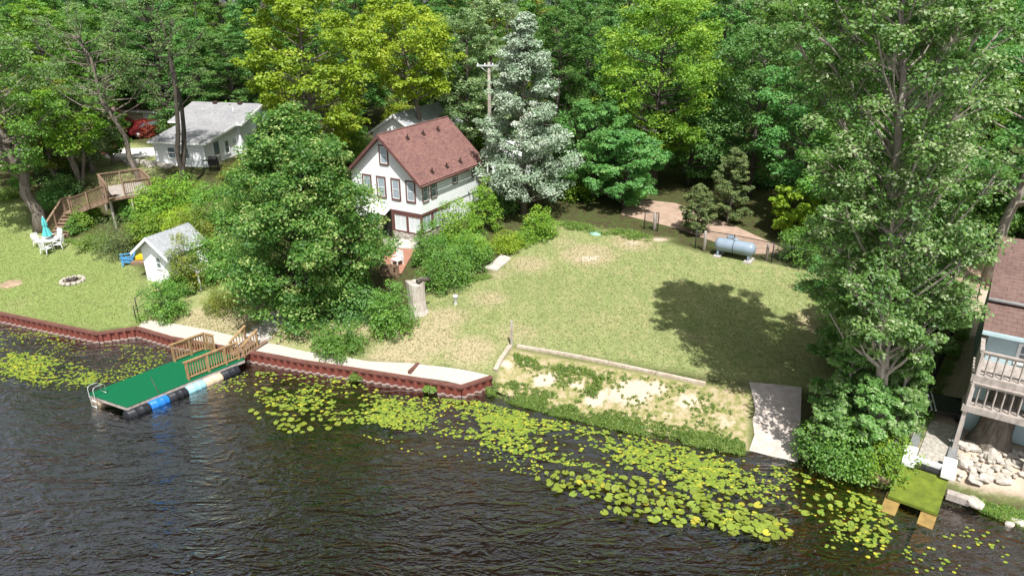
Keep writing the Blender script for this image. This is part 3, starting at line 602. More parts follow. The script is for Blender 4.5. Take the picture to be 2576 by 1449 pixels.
# ------------------------------------------------------------------ floating dock
ZD = .5
nl, nr, fr_, fl_ = G(221, 992, ZD), G(319, 1024, ZD), G(615, 904, ZD), G(520, 877, ZD)
dock = thing("floating_dock", "floating dock with bright green carpet, barrel floats and wooden railings", "dock", ((nl + fr_) / 2) * 1.0)
dock.location.z = 0
ax = ((fr_ - nr) + (fl_ - nl)).normalized(); ay = Vector((-ax.y, ax.x, 0)); Ld = ((fr_ - nr).length + (fl_ - nl).length) / 2; es = ((nl - nr) + (fl_ - fr_)); Wd = es.length / 2; es.normalize(); O = nr.copy()   # the raft is slightly skewed in plan
def dk(u, v, z): return O + ax * u + es * v + Vector((0, 0, z - ZD))       # u along from lake end, v from right edge to left
rotd = Matrix((ax, es, Vector((0, 0, 1)))).transposed()
def dbox(mb, u0, u1, v0, v1, z0, z1): mb.box(dk((u0 + u1) / 2, (v0 + v1) / 2, (z0 + z1) / 2), (u1 - u0, v1 - v0, z1 - z0), rotd)
mb = MB(); dbox(mb, .0, Ld, .0, .05, ZD - .2, ZD - .02); dbox(mb, .0, Ld, Wd - .05, Wd, ZD - .2, ZD - .02); dbox(mb, 0, .05, .05, Wd - .05, ZD - .2, ZD - .02); dbox(mb, Ld - .05, Ld, .05, Wd - .05, ZD - .2, ZD - .02)
for k in range(6): dbox(mb, .9 + k * 1.4, .95 + k * 1.4, .05, Wd - .05, ZD - .19, ZD - .03)
mb.build("deck_frame", M['wood_grey'], dock, world=True)
mb = MB(); dbox(mb, -.02, Ld, -.02, Wd + .02, ZD - .018, ZD + .012); mb.build("carpet", M['turf_green'], dock, world=True)
r_ = .25; zc = .09
def barrel(u0, u1, v, key, lab=None):
    mb = MB(); l = u1 - u0; pr = [(0, 0), (r_ * .8, 0), (r_ * .95, .03), (r_, .07), (r_, l * .3), (r_ + .012, l * .33), (r_, l * .36), (r_, l * .64), (r_ + .012, l * .67), (r_, l * .7), (r_, l - .07), (r_ * .95, l - .03), (r_ * .8, l), (0, l)]
    n = 18; vs = []
    for r, h in pr:
        for k in range(n):
            t_ = 2 * math.pi * k / n; vs.append(dk(u0 + h, v + r * math.cos(t_), zc + r * math.sin(t_)))
    mb.add(vs, [(i * n + k, i * n + (k + 1) % n, (i + 1) * n + (k + 1) % n, (i + 1) * n + k) for i in range(len(pr) - 1) for k in range(n)], True)
    b = mb.build("barrel_float", M[key], dock, world=True)
    if lab: b['label'] = lab
vb = .0
u = -.12
for ln, key, lab in [(1.0, 'barrel_black', "black barrel float at the lake end"), (.86, 'barrel_blue', "bright blue barrel float"), (.88, 'barrel_black', "black barrel float between the blue barrels"), (.88, 'barrel_pale', "pale aqua blue barrel float"), (.88, 'barrel_cream', "cream barrel float"), (.9, 'barrel_black', "black barrel float nearest the shore")]:
    barrel(u, u + ln - .01, vb, key, lab); u += ln
u = .0
for key in ['barrel_cream', 'barrel_black', 'barrel_black', 'barrel_black', 'barrel_blue', 'barrel_black']: barrel(u, u + .87, Wd - .28, key); u += .89
def rail(u0, u1, v, posts, name="railing"):
    rt = MB(); H_ = .92; z = ZD + .012
    dbox(rt, u0 - .04, u1 + .04, v - .07, v + .07, z + H_, z + H_ + .04); dbox(rt, u0, u1, v - .02, v + .02, z + H_ - .09, z + H_ - .002); dbox(rt, u0, u1, v - .02, v + .02, z + .07, z + .15)
    dbox(rt, u0 + .002, u0 + .04, v - .015, v + .015, z + .09, z + H_ + .01); dbox(rt, u1 - .04, u1 - .002, v - .015, v + .015, z + .09, z + H_ + .01)
    rl = rt.build(name, M['wood_new'], dock, world=True)
    bl = MB(); n = int((u1 - u0) / .125)
    for i in range(1, n):
        uu = u0 + (u1 - u0) * i / n; dbox(bl, uu - .018, uu + .018, v + .021, v + .057, z + .05, z + H_ - .003)
    bl.build("balusters", M['wood_new'], rl, world=True)
    for p in posts:
        pm = MB(); dbox(pm, p - .045, p + .045, v - .065, v - .0205, z - .1, z + H_ - .002); pm.build("post", M['wood_new'], rl, world=True)
ur0 = (G(468, 952, ZD) - O).dot(ax); ul0 = (G(428, 907, ZD) - O).dot(ax) - Wd * es.dot(ax)
rail(ur0, Ld - .12, .17, [ur0 + .05, ur0 + (Ld - ur0) * .38, ur0 + (Ld - ur0) * .7, Ld - .17])
rail(ul0, Ld - .1, Wd - .1, [ul0 + .05, ul0 + (Ld - ul0) * .5, Ld - .15])
# railing across the shore end
mb = MB(); z = ZD + .012; ue = Ld - .08; v0, v1 = Wd - .75, Wd - .2
dbox(mb, ue - .06, ue + .06, v0, v1, z + .92, z + .96); dbox(mb, ue - .02, ue + .02, v0, v1, z + .83, z + .921); dbox(mb, ue - .015, ue + .015, v1 - .06, v1 - .002, z + .1, z + .85); dbox(mb, ue - .015, ue + .015, v0 + .002, v0 + .06, z + .1, z + .85); dbox(mb, ue - .02, ue + .02, v0, v1, z + .07, z + .15)
er = mb.build("end_railing", M['wood_new'], dock, world=True); bl = MB()
for i in range(5): dbox(bl, ue - .055, ue - .021, v0 + .04 + i * .11, v0 + .075 + i * .11, z + .05, z + .915)
bl.build("balusters", M['wood_new'], er, world=True)
# gangway: plank to shore with two raking handrails
gw = thing("gangway", "short brown board gangway with two slanted handrails from dock to seawall", "gangway", dk(Ld, .7, 0)); gw.location.z = 0
ga, gb = dk(Ld + .0, .62, ZD + .03), T(660, 858, .12); gd = (gb - ga); gu = Vector((gd.x, gd.y, 0)).normalized(); gs = Vector((-gu.y, gu.x, 0))
mb = MB(); nb = 12
for i in range(nb):
    c = ga.lerp(gb, (i + .5) / nb); mb.box(c, (gd.length / nb - .012, .95, .04), Matrix((gu, gs, Vector((0, 0, 1)))).transposed())
mb.build("plank_deck", M['plank_dark'], gw, world=True)
for sgn in (1, -1):
    mb = MB(); e = gs * .44 * sgn
    p1 = ga.lerp(gb, .12) + e; p2 = ga.lerp(gb, .62) + e
    mb.beam(p1 - Vector((0, 0, .1)), p1 + Vector((0, 0, .55)), .09, .09); mb.beam(p2, p2 + Vector((0, 0, .95)), .09, .09)
    mb.beam(p1 + Vector((0, 0, .55)) - gu * .12, p2 + Vector((0, 0, .98)) + gu * .1, .14, .045)
    for i in range(1, 5):
        c = p1.lerp(p2, i / 5); mb.beam(c + Vector((0, 0, .02)), c + Vector((0, 0, .55 + .4 * i / 5)), .035, .035)
    mb.build("handrail", M['wood_new'], gw, world=True)
# boarding ladder
mb = MB(); lu, lv = .12, Wd - .62
for v in (lv, lv + .36):
    mb.tube([dk(-.1, v, -.45), dk(-.1, v, ZD + .38), dk(-.06, v, ZD + .48), dk(.04, v, ZD + .52), dk(.3, v, ZD + .52), dk(.4, v, ZD + .46), dk(.42, v, ZD + .012)], .016, 8)
for z in (-.3, 0.0, .3): mb.tube([dk(-.1, lv, z), dk(-.1, lv + .36, z)], .026, 6)
mb.tube([dk(.42, lv, ZD + .04), dk(.42, lv + .36, ZD + .04)], .015, 6)
ld = mb.build("boarding_ladder", M['alu'], dock, world=True)
mb = MB(); um = (G(413, 995, ZD) - O).dot(ax); pm = dk(um, -.09, 0); mb.tube([pm + Vector((.3, 0, -1)), pm, pm + Vector((-.42, .1, 1.3))], .016, 8)
centered(mb, "mooring_pole", M['bark_dark'], pm); tag(bpy.data.objects["mooring_pole"], "thin dark mooring pole leaning against the side of the green dock", "pole")
# ------------------------------------------------------------------ windows, houses
def rotm(face):   # face: 'F' (-y), 'R' (+x), 'L' (-x), 'B' (+y)
    return {'F': (Vector((1, 0, 0)), Vector((0, -1, 0))), 'R': (Vector((0, 1, 0)), Vector((1, 0, 0))), 'L': (Vector((0, -1, 0)), Vector((-1, 0, 0))), 'B': (Vector((-1, 0, 0)), Vector((0, 1, 0)))}[face]
def window(par, c, w, h, face, trim='brown', tw=.1, pane='glass', sash='white', hung=True, mull=0, name="window"):
    """c = centre on the wall surface; trim frame proud of the wall, white sash bars, and the pane as a sub-part"""
    r, n = rotm(face); c = Vector(c); z = Vector((0, 0, 1)); mm = Matrix((r, n, z)).transposed()
    mb = MB(); mb.cur = 0
    def b(dx, dz, sx_, sz_, d0, d1): mb.box(c + r * dx + z * dz + n * (d0 + d1) / 2, (sx_, d1 - d0, sz_), mm)
    b(-w / 2 + tw / 2, 0, tw, h, -.02, .05); b(w / 2 - tw / 2, 0, tw, h, -.02, .05); b(0, h / 2 - tw / 2, w - 2 * tw, tw, -.02, .047); b(0, -h / 2 + tw / 2, w - 2 * tw, tw, -.02, .062)
    mb.cur = 1; iw, ih = w - 2 * tw, h - 2 * tw; s_ = .045
    b(-iw / 2 + s_ / 2, 0, s_, ih, -.015, .032); b(iw / 2 - s_ / 2, 0, s_, ih, -.015, .032); b(0, ih / 2 - s_ / 2, iw - 2 * s_, s_, -.015, .03); b(0, -ih / 2 + s_ / 2, iw - 2 * s_, s_, -.015, .03)
    if hung: b(0, 0, iw - 2 * s_, s_, -.015, .028)
    for k in range(mull): b(-iw / 2 + iw * (k + 1) / (mull + 1), 0, s_, ih - 2 * s_, -.015, .027)
    f = mb.build(name, [M[trim], M[sash]], par)
    mp = MB(); mp.box(c + n * .004, (iw - .01, .02, ih - .01), mm); mp.build("pane", M[pane], f); return f
def roofslab(mb, x0, z0, x1, z1, y0, y1, th, along='y'):
    dx, dz = x1 - x0, z1 - z0; l = math.hypot(dx, dz); nx_, nz_ = -dz / l, dx / l
    if nz_ < 0: nx_, nz_ = -nx_, -nz_
    q = [(x0, z0), (x1, z1), (x1 - nx_ * th, z1 - nz_ * th), (x0 - nx_ * th, z0 - nz_ * th)]
    if along == 'y': mb.prism([(a, y0, b) for a, b in q], (0, y1 - y0, 0))
    else: mb.prism([(y0, a, b) for a, b in q], (y1 - y0, 0, 0))
# main cottage
rr_ = Vector((.87, -.49, 0)).normalized(); dd_ = Vector((.49, .87, 0)).normalized(); C0 = Vector((-5.9, 44.9, 0)); fc = C0 - rr_ * 3.3 + dd_ * .3
GZ0 = 1.5
house = thing("cottage", "white two storey cottage with brown shingle gable roof and brown trimmed windows", "house", (fc.x, fc.y, GZ0), math.atan2(rr_.y, rr_.x))
Wh, Lh, He, Pk = 2.95, 7.4, 4.34, 7.2
mb = MB(); pk = He + Wh * (Pk - 4.2) / 3.3 - .02
mb.prism([(-Wh, 0, 2.1), (Wh, 0, 2.1), (Wh, 0, He), (0, 0, pk), (-Wh, 0, He)], (0, Lh, 0)); mb.build("wall", M['pale_siding'], house)
mb = MB(); mb.bx((-Wh + .06, .06, -.5), (Wh - .06, Lh - .06, 2.1)); mb.build("ground_storey", M['white_siding'], house)
mb = MB(); mb.bx((.5, -.06, -.6), (Wh + .05, .2, .58)); mb.bx((Wh - .2, .2, -.6), (Wh + .05, 3.6, .56))
m, t, o = nt("stacked_stone"); v = coords(t, "Object", (3.2, 3.2, 7)); vo = N(t, "ShaderNodeTexVoronoi", Scale=1.0); L(t, v, vo.inputs["Vector"]); vd = N(t, "ShaderNodeTexVoronoi", Scale=1.0, feature='DISTANCE_TO_EDGE'); L(t, v, vd.inputs["Vector"])
cc = ramp(t, vo.outputs["Distance"], [(.0, (.62, .58, .52)), (1.0, (.38, .35, .3))]); cc = mix(t, ramp(t, vd.outputs[0], [(.02, 1.0), (.09, 0.0)]), cc, (.16, .14, .12, 1)); finish(t, o, cc, .9, vd.outputs[0], .8, .08); M['stonewall'] = m
mb.build("stone_base", M['stonewall'], house)
mb = MB(); oh = 3.3; mb.cur = 0
sl_ = (Pk - 4.2) / oh
roofslab(mb, oh, 4.2, 0, Pk, -.42, Lh + .35, .12); roofslab(mb, -oh, 4.2, 0, Pk, -.42, Lh + .35, .12); roof = mb.build("roof", M['redroof'], house)
mb = MB()
for s_ in (1, -1):
    for y in (-.44, Lh + .33):
        mb.prism([(s_ * (oh + .01), y, 4.19), (0, y, Pk - .005), (0, y, Pk - .26), (s_ * (oh + .01), y, 4.19 - .22)], (0, .05 if y < 0 else .05, 0))
    mb.bx((s_ * (oh - .02), -.38, 3.98), (s_ * (oh + .02), Lh + .32, 4.12))
mb.build("fascia", M['brown'], roof)
mb = MB(); mb.tube([(oh + .06, -.4, 4.1), (oh + .06, Lh + .33, 4.1)], .055, 8); mb.tube([(Wh + .06, Lh - .05, -.3), (Wh + .06, Lh - .05, 3.7), (oh + .05, Lh + .1, 4.05)], .04, 6); mb.build("gutter", M['brown'], roof)
def roofpt(f, y): x = oh * f; return Vector((x, y, Pk - sl_ * x + .0))
for f, ys_ in ((.2, (1.9, 3.7, 5.5)), (.86, (1.55, 3.3, 5.0))):
    for y in ys_:
        p = roofpt(f, y); mb = MB(); mb.box(p + Vector((.03, 0, .05)), (.24, .24, .1), (0, math.atan(sl_), 0)); mb.tube([p + Vector((0, .02, .02)), p + Vector((0, .02, .26)), p + Vector((.05, -.06, .31)), p + Vector((.14, -.1, .27))], .035, 7); mb.build("roof_vent", M['vent'], roof)
mb = MB(); mb.bx((-.06, -.42, Pk - .02), (.06, Lh + .34, Pk + .03)); mb.build("ridge_cap", M['redroof'], roof)
for x in (-1.54, -.3, .93, 2.17): window(house, (x, 0, 3.55), .8, 1.5, 'F', pane='blind')
window(house, (.08, 0, 5.78), .78, 1.35, 'F', pane='blind')
for y, w_, h_, zc_ in ((.55, .72, 1.4, 3.5), (1.5, .72, 1.35, 3.55), (4.1, .62, 1.0, 3.75), (6.6, .62, 1.0, 3.75)): window(house, (Wh, y, zc_), w_, h_, 'R', tw=.075)
for x in (1.18, 2.36): window(house, (x, -.0, 1.25), 1.18, 1.28, 'F', pane='blind_white', hung=False, mull=1)
for y in (.6, 1.85): window(house, (Wh - .04, y, 1.3), 1.15, 1.3, 'R', pane='blind', hung=False, mull=1)
mb = MB(); mb.bx((.4, -.035, 1.91), (Wh + .03, .03, 2.09)); mb.bx((.42, -.05, -.1), (.58, .05, 1.9)); mb.bx((Wh - .02, .03, 1.93), (Wh + .04, 3.4, 2.09)); mb.bx((Wh - .07, -.04, .59), (Wh + .03, .07, 1.905)); mb.bx((.6, -.055, .5), (Wh - .08, .02, .6)); mb.build("porch_trim", M['brown'], house)
mb = MB(); mb.bx((-.55, -.0, -.05), (.4, .12, 1.95)); mb.build("door", M['black'], house)
mb = MB(); mb.prism([(-1.6, 0, 2.2), (.42, 0, 2.2), (.42, -.75, 1.85), (-1.6, -.75, 1.85)], (0, .0, .05)); mb.build("awning", M['white'], house)
mb = MB(); mb.bx((-.75, -.9, -.3), (.45, -.02, .02)); mb.build("door_step", M['brown'], house)
mb = MB(); mb.bx((-Wh, -.006, 4.28), (Wh, .02, 4.33)); mb.bx((Wh - .06, -.02, 2.1), (Wh + .015, .05, 4.3)); mb.build("corner_board", M['pale_siding'], house)
# white house on the upper terrace
wo = Vector((-25, 57, 4.0)); wz = R(-11.5)
wh = thing("ranch_house", "white one storey house with grey shingle roofs on the terrace behind the maple", "house", wo, wz)
mb = MB(); mb.prism([(0, 0, -.8), (0, 5, -.8), (0, 5, 2.75), (0, 0, 2.05)], (-4.6, 0, 0)); mb.build("wing_wall", M['white_siding'], wh)
mb = MB(); mb.prism([(.3, 5.01, -.8), (.3, 12, -.8), (.3, 12, 2.75), (.3, 8.5, 3.75), (.3, 5.01, 2.75)], (-6.2, 0, 0)); mb.build("wall", M['white_siding'], wh)
mb = MB(); roofslab(mb, -.3, 2.06, 5.0, 2.86, -4.85, .3, .1, 'x'); wr = mb.build("wing_roof", M['greyroof'], wh)
mb = MB(); mb.prism([(.31, -.32, 2.05), (.31, 5.0, 2.87), (.31, 5.0, 2.69), (.31, -.32, 1.87)], (.05, 0, 0)); mb.bx((-4.86, -.36, 1.88), (.3, -.31, 2.04)); mb.build("fascia", M['white'], wr)
mb = MB(); roofslab(mb, 4.6, 2.78, 8.5, 3.92, -6.3, .75, .1, 'x'); roofslab(mb, 12.4, 2.78, 8.5, 3.92, -6.3, .75, .1, 'x'); mr_ = mb.build("roof", M['greyroof'], wh)
mb = MB()
for y in (4.58, 12.42): mb.prism([(.76, y, 2.79), (.76, 8.5, 3.93), (.76, 8.5, 3.74), (.76, y, 2.58)], (.05, 0, 0))
mb.bx((-6.3, 4.54, 2.62), (.75, 4.59, 2.78)); mb.build("fascia", M['white'], mr_)
for x in (-3.8, -1.3): mb = MB(); mb.box((x, 8.2, 3.92), (.35, .3, .22), (R(16), 0, 0)); mb.build("roof_vent", M['vent'], mr_)
mb = MB(); mb.tube([(-.9, 6.3, 3.0), (-.9, 6.3, 3.85)], .06, 8); mb.build("vent_pipe", M['alu'], mr_)
mb = MB(); mb.prism([(.3, 7.7, 2.0), (.3, 10.6, 2.0), (.3, 10.6, 2.35), (.3, 9.15, 3.1), (.3, 7.7, 2.35)], (.5, 0, 0)); mb.build("gable_bay", M['blue_siding'], wh)
mb = MB(); mb.bx((.82, 7.5, 1.92), (1.0, 10.8, 2.06)); mb.build("bay_band", M['white'], wh)
window(wh, (.3, 6.35, 1.25), .75, .9, 'R', trim='white', tw=.07, pane='blind'); window(wh, (.3, 9.0, 1.3), .75, .85, 'R', trim='white', tw=.07, pane='blind')
window(wh, (-3.0, 0, 1.1), .8, 1.0, 'F', trim='white', tw=.05); window(wh, (-1.75, 0, 1.1), .8, 1.0, 'F', trim='white', tw=.05)
window(wh, (0, 3.2, 1.05), .75, 1.2, 'R', trim='white', tw=.07)
mb = MB(); mb.bx((-.02, 1.2, -.2), (.05, 2.1, 1.85)); dr_ = mb.build("door", M['white'], wh); mb = MB(); mb.bx((.045, 1.28, .75), (.06, 2.02, 1.78)); mb.build("pane", M['glass'], dr_); mb = MB(); mb.bx((.045, 1.28, -.1), (.06, 2.02, .55)); mb.build("kick_panel", M['steel'], dr_)
mb = MB(); mb.lathe((0, 4.45, 1.35), [(.0, .01), (.2, .01), (.2, .05), (.14, .05), (.14, .03), (0, .03)], 14, 'x'); mb.build("round_vent", M['steel'], wh)
# other buildings
def simple_house(name, label, loc, rz, w, d, h, rise, wallm, roofm, over=.4, ridge='x', cat="house", doors=(), wins=()):
    r = thing(name, label, cat, loc, rz); mb = MB()
    if ridge == 'x': mb.prism([(-w / 2, 0, -1), (-w / 2, d, -1), (-w / 2, d, h), (-w / 2, d / 2, h + rise), (-w / 2, 0, h)], (w, 0, 0))
    else: mb.prism([(-w / 2, 0, -1), (w / 2, 0, -1), (w / 2, 0, h), (0, 0, h + rise), (-w / 2, 0, h)], (0, d, 0))
    mb.build("wall", wallm, r); mb = MB()
    if ridge == 'x':
        k = rise / (d / 2) * over
        roofslab(mb, -over, h - k + .1, d / 2, h + rise + .1, -w / 2 - over, w / 2 + over, .1, 'x'); roofslab(mb, d + over, h - k + .1, d / 2, h + rise + .1, -w / 2 - over, w / 2 + over, .1, 'x')
    else:
        k = rise / (w / 2) * over
        roofslab(mb, -w / 2 - over, h - k + .1, 0, h + rise + .1, -over, d + over, .1); roofslab(mb, w / 2 + over, h - k + .1, 0, h + rise + .1, -over, d + over, .1)
    rf = mb.build("roof", roofm, r); mb = MB()
    if ridge == 'x': mb.bx((-w / 2 - over, -over - .05, h - k - .1), (w / 2 + over, -over, h - k + .09))
    else:
        for s_ in (1, -1): mb.prism([(s_ * (w / 2 + over), -over - .05, h - k + .09), (0, -over - .05, h + rise + .09), (0, -over - .05, h + rise - .12), (s_ * (w / 2 + over), -over - .05, h - k - .1)], (0, .05, 0))
    mb.build("fascia", M['white'], rf)
    for x0, z0, x1, z1, key in doors: mb = MB(); mb.bx((x0, -.05, z0), (x1, .03, z1)); mb.build("door", M[key], r)
    for x, z, w_, h_ in wins: window(r, (x, 0, z), w_, h_, 'F', trim='white', tw=.06)
    return r
p = D(372, 320, 73); simple_house("garage", "tan garage with brown roof beside the red car, behind the white house", (p.x + .3, 73, 3.9), R(-10), 6.5, 6, 2.3, 1.3, M['tan_siding'], M['brownroof'], doors=[(-.6, 0, 1.6, 2.0, 'white')])
p = D(150, 360, 60); simple_house("bungalow", "brown roofed brick house with a dark porch, half hidden by the left trees", (p.x, 60, 3.8), R(8), 6.6, 7, 2.3, 1.6, mat('brick_wall', (.34, .17, .12), (.24, .11, .08), 9, .85), M['brownroof'], doors=[(1.3, 0, 2.8, 1.9, 'black'), (-2.9, 0, -2.0, 1.9, 'white')], wins=[(-.7, 1.2, 1.2, 1.0)])
p = D(20, 470, 56); simple_house("bungalow", "brick house with brown roof at the far left edge behind the trees", (p.x - 2.0, 57.0, 3.2), R(10), 8, 7, 2.4, 1.6, M['tan_siding'], M['brownroof'], wins=[(0, 1.2, 1.2, 1.0), (2.4, 1.2, 1.0, 1.0)])
p = D(985, 360, 60); simple_house("back_cottage", "white cottage with pale grey roof rising just behind the brown shingle roof", (p.x + .5, 59.5, 2.8), R(-24), 4.6, 7.5, 3.55, 1.5, M['white_siding'], M['greyroof_lengthwise'], .3, 'y', wins=[(-1.0, 1.7, .8, 1.0)])
p = D(1290, 440, 60); g_ = simple_house("shed_garage", "low white garage between the brown roofed cottage and the silver tree", (p.x, 60, 2.3), R(-12), 4.6, 5, 2.0, .7, M['white_siding'], M['white'], .25)
# little white boathouse shed by the left lawn
gp = T(412, 714); sh = thing("garden_shed", "small white gabled shed among bushes at the edge of the left lawn", "shed", (gp.x - .2, gp.y + .1, gp.z), R(-24))
mb = MB(); mb.prism([(-1.15, 0, -.4), (1.15, 0, -.4), (1.15, 0, 2.1), (0, 0, 2.95), (-1.15, 0, 2.1)], (0, 2.5, 0)); mb.build("wall", M['white_siding'], sh)
mb = MB(); roofslab(mb, -1.5, 1.95, 0, 3.08, -.45, 2.8, .08); roofslab(mb, 1.5, 1.95, 0, 3.08, -.45, 2.8, .08); sr = mb.build("roof", M['greyroof_lengthwise'], sh)
mb = MB()
for s_ in (1, -1): mb.prism([(s_ * 1.52, -.5, 1.94), (0, -.5, 3.085), (0, -.5, 2.9), (s_ * 1.52, -.5, 1.76)], (0, .05, 0))
mb.build("fascia", M['white'], sr); window(sh, (.15, 0, 1.35), .5, .8, 'F', trim='white', tw=.05)
mb = MB()
for i in range(10): mb.box((2.3, .1 + i * .25, 1.45), (2.0, .12, .035), (0, R(14), 0))
for x, y in ((3.15, .1), (3.15, 2.3)): mb.bx((x - .04, y - .04, -.5), (x + .04, y + .04, 1.25))
mb.bx((3.1, .0, 1.14), (3.2, 2.4, 1.21)); mb.build("slatted_canopy", M['white'], sh)
# ------------------------------------------------------------------ garden things
def pt(px, py): return T(px, py)
# propane tank
a, b = T(1812, 643), T(1879, 657); d = (b - a).normalized(); mid = (a + b) / 2; ang = math.atan2(d.y, d.x)
tk = thing("propane_tank", "long pale blue grey propane tank with rounded ends beside the fence", "tank", mid, ang)
mb = MB(); r0, hl = .42, 1.28; pr = [(0, -hl - .0)] + [(r0 * math.sin(q * math.pi / 12), -hl + .34 * (1 - math.cos(q * math.pi / 12))) for q in range(1, 7)] + [(r0, hl - .34)] + [(r0 * math.cos(q * math.pi / 12), hl - .34 + .34 * math.sin(q * math.pi / 12)) for q in range(1, 7)]
mb.lathe((0, 0, .78), pr, 24, 'x'); mb.build("tank_body", M['tank'], tk)
mb = MB(); mb.lathe((0, 0, 1.16), [(.17, 0), (.17, .1), (.14, .15), (0, .17)], 16); mb.build("valve_dome", M['tank'], tk)
mb = MB(); mb.lathe((-.05, 0, .78), [(r0 + .004, -.02), (r0 + .012, -.015), (r0 + .012, .015), (r0 + .004, .02)], 24, 'x'); mb.build("strap", M['black'], tk)
for x in (-.95, .95):
    mb = MB(); mb.bx((x - .06, -.3, .1), (x + .06, .3, .42)); mb.build("leg", M['tank'], tk); mb = MB(); mb.bx((x - .22, -.5, -.12), (x + .22, .5, .1)); mb.build("footing_block", M['concrete'], tk)
# chain link fences: posts and rails are parts of one fence
mm_, t, o = nt("chain_link"); v = coords(t, "Object"); sx = N(t, "ShaderNodeSeparateXYZ"); L(t, v, sx.inputs[0])
pz = None
def chain_fence(label, pts, h, matl='black', every=2.4, wood=()):
    pts = [Vector(p) for p in pts]; root = thing("chain_link_fence", label, "fence", pts[0]); posts = []
    for a_, b_ in zip(pts[:-1], pts[1:]):
        k = max(1, round((b_ - a_).length / every)); posts += [a_.lerp(b_, i / k) for i in range(k)]
    posts.append(pts[-1]); g = [Vector((p.x, p.y, hz(p.x, p.y))) for p in posts]
    for p in g: mb = MB(); mb.tube([p - Vector((0, 0, .3)), p + Vector((0, 0, h + .04))], .035, 8); mb.build("post", M[matl], root, world=True)
    mb = MB(); mb.tube([p + Vector((0, 0, h)) for p in g], .024, 6); mb.tube([p + Vector((0, 0, .08)) for p in g], .012, 5); mb2 = MB()
    mb.build("rail", M[matl], root, world=True)
    for p, q in zip(g[:-1], g[1:]):
        l = (q - p).length; n = int(l / .16); s_ = h - .1
        for i in range(-int(s_ / .16), n):
            for dr in (1, -1):
                f0, f1 = (i * .16) / l, (i * .16 + s_) / l; z0_, z1_ = (0, s_) if dr > 0 else (s_, 0)
                c0, c1 = max(0, f0), min(1, f1)
                if c1 <= c0: continue
                za = z0_ + (z1_ - z0_) * (c0 - f0) / (f1 - f0); zb = z0_ + (z1_ - z0_) * (c1 - f0) / (f1 - f0)
                mb2.tube([p.lerp(q, c0) + Vector((0, 0, .08 + za)), p.lerp(q, c1) + Vector((0, 0, .08 + zb))], .006, 3, False)
    mb2.build("mesh_wire", M[matl], root, world=True); return root
chain_fence("black chain link fence running behind the propane tank to the right trees", [T(1748, 625), T(1940, 662), T(2060, 690)], 1.3)
chain_fence("short black chain link fence at the end of the dirt road by the bushes", [T(1620, 577), T(1654, 582)], 1.3)
chain_fence("black chain link fence along the drive beside the tall leafy cottonwood", [T(2418, 790), T(2350, 960), T(2290, 1090), T(2235, 1175)], 1.25)
chain_fence("black chain link gate panel at the top of the right hand drive", [T(2412, 745), T(2458, 752)], 1.25)
def wood_post(px, py, h, r, label, key='wood_grey', group=None, name="fence_post", square=False):
    p = T(px, py); mb = MB()
    if square: mb.bx((-r, -r, -.3), (r, r, h)); mb.prism([(-r - .01, -r - .01, h), (r + .01, -r - .01, h), (r + .01, r + .01, h), (-r - .01, r + .01, h)], (0, 0, .03))
    else: mb.tube([(0, 0, -.3), (.02, 0, h * .5), (0, .01, h - .03), (0, .01, h)], [r * 1.05, r, r * .95, r * .8], 9)
    o_ = mb.build(name, M[key], None); o_.location = p; return tag(o_, label, "post", group)
wood_post(1770, 632, 1.35, .1, "thick grey wooden fence post just left of the propane tank"); wood_post(1927, 655, 1.1, .09, "grey wooden fence post just right of the propane tank")
wood_post(1645, 580, 1.3, .12, "thick grey wooden post at the mouth of the dirt road")
wood_post(1287, 870, 1.35, .055, "slim grey square post standing at the corner of the timber edging", 'wood_grey', None, "marker_post", True)
wood_post(879, 852, .75, .07, "white post poking up from the round shrub at the seawall", 'white', None, "marker_post", True)
p = T(1146, 765); mb = MB(); mb.lathe((0, 0, 0), [(.12, -.2), (.12, .44), (.14, .45), (.14, .52), (.11, .55), (0, .56)], 16); o_ = mb.build("well_pipe", M['white']); o_.location = p; tag(o_, "short white capped pipe standing in the lawn right of the dead stump", "pipe")
for (px, py, r), lb in zip(((1499, 588, .42), (1453, 570, .32)), ("larger pale green round lid set in the lawn", "smaller pale green round lid, farther left, set in the lawn")):
    p = T(px, py); mb = MB(); mb.lathe((0, 0, 0), [(r, -.1), (r, .05), (r * .93, .08), (r * .25, .1), (r * .22, .13), (0, .13)], 22); o_ = mb.build("septic_lid", M['lid_green']); o_.location = p; tag(o_, lb, "lid", "green lids in the lawn")
# utility boxes behind the fence
p = T(1836, 618); mb = MB(); mb.bx((-.2, -.2, -.2), (.2, .2, .55)); mb.prism([(-.23, -.23, .55), (.23, -.23, .55), (.23, .23, .6), (-.23, .23, .6)], (0, 0, .05)); o_ = mb.build("utility_box", M['tank']); o_.location = p; tag(o_, "small grey utility box standing behind the propane tank", "box")
# timber edging
def timber(label, pix, w_=.16, h_=.16, dz=.06):
    pts = [T(*q) for q in pix]; root = thing("timber_edging", label, "edging", pts[0])
    for a_, b_ in zip(pts[:-1], pts[1:]):
        k = max(1, round((b_ - a_).length / 2.4))
        for i in range(k):
            p0, p1 = a_.lerp(b_, i / k + .004), a_.lerp(b_, (i + 1) / k - .004)
            p0.z, p1.z = hz(p0.x, p0.y) + dz, hz(p1.x, p1.y) + dz; mb = MB(); mb.beam(p0, p1, w_, h_); mb.build("timber", M['wood_plank'], root, world=True, bevel=.015)
    return root
timber("long straight pale timber edging between the lawn and the sandy bank", [(1300, 873), (1420, 893), (1530, 915), (1650, 941), (1775, 968)])
timber("short pale timber edging running down to the seawall's end", [(1284, 873), (1260, 908), (1246, 935)], .22, .2)
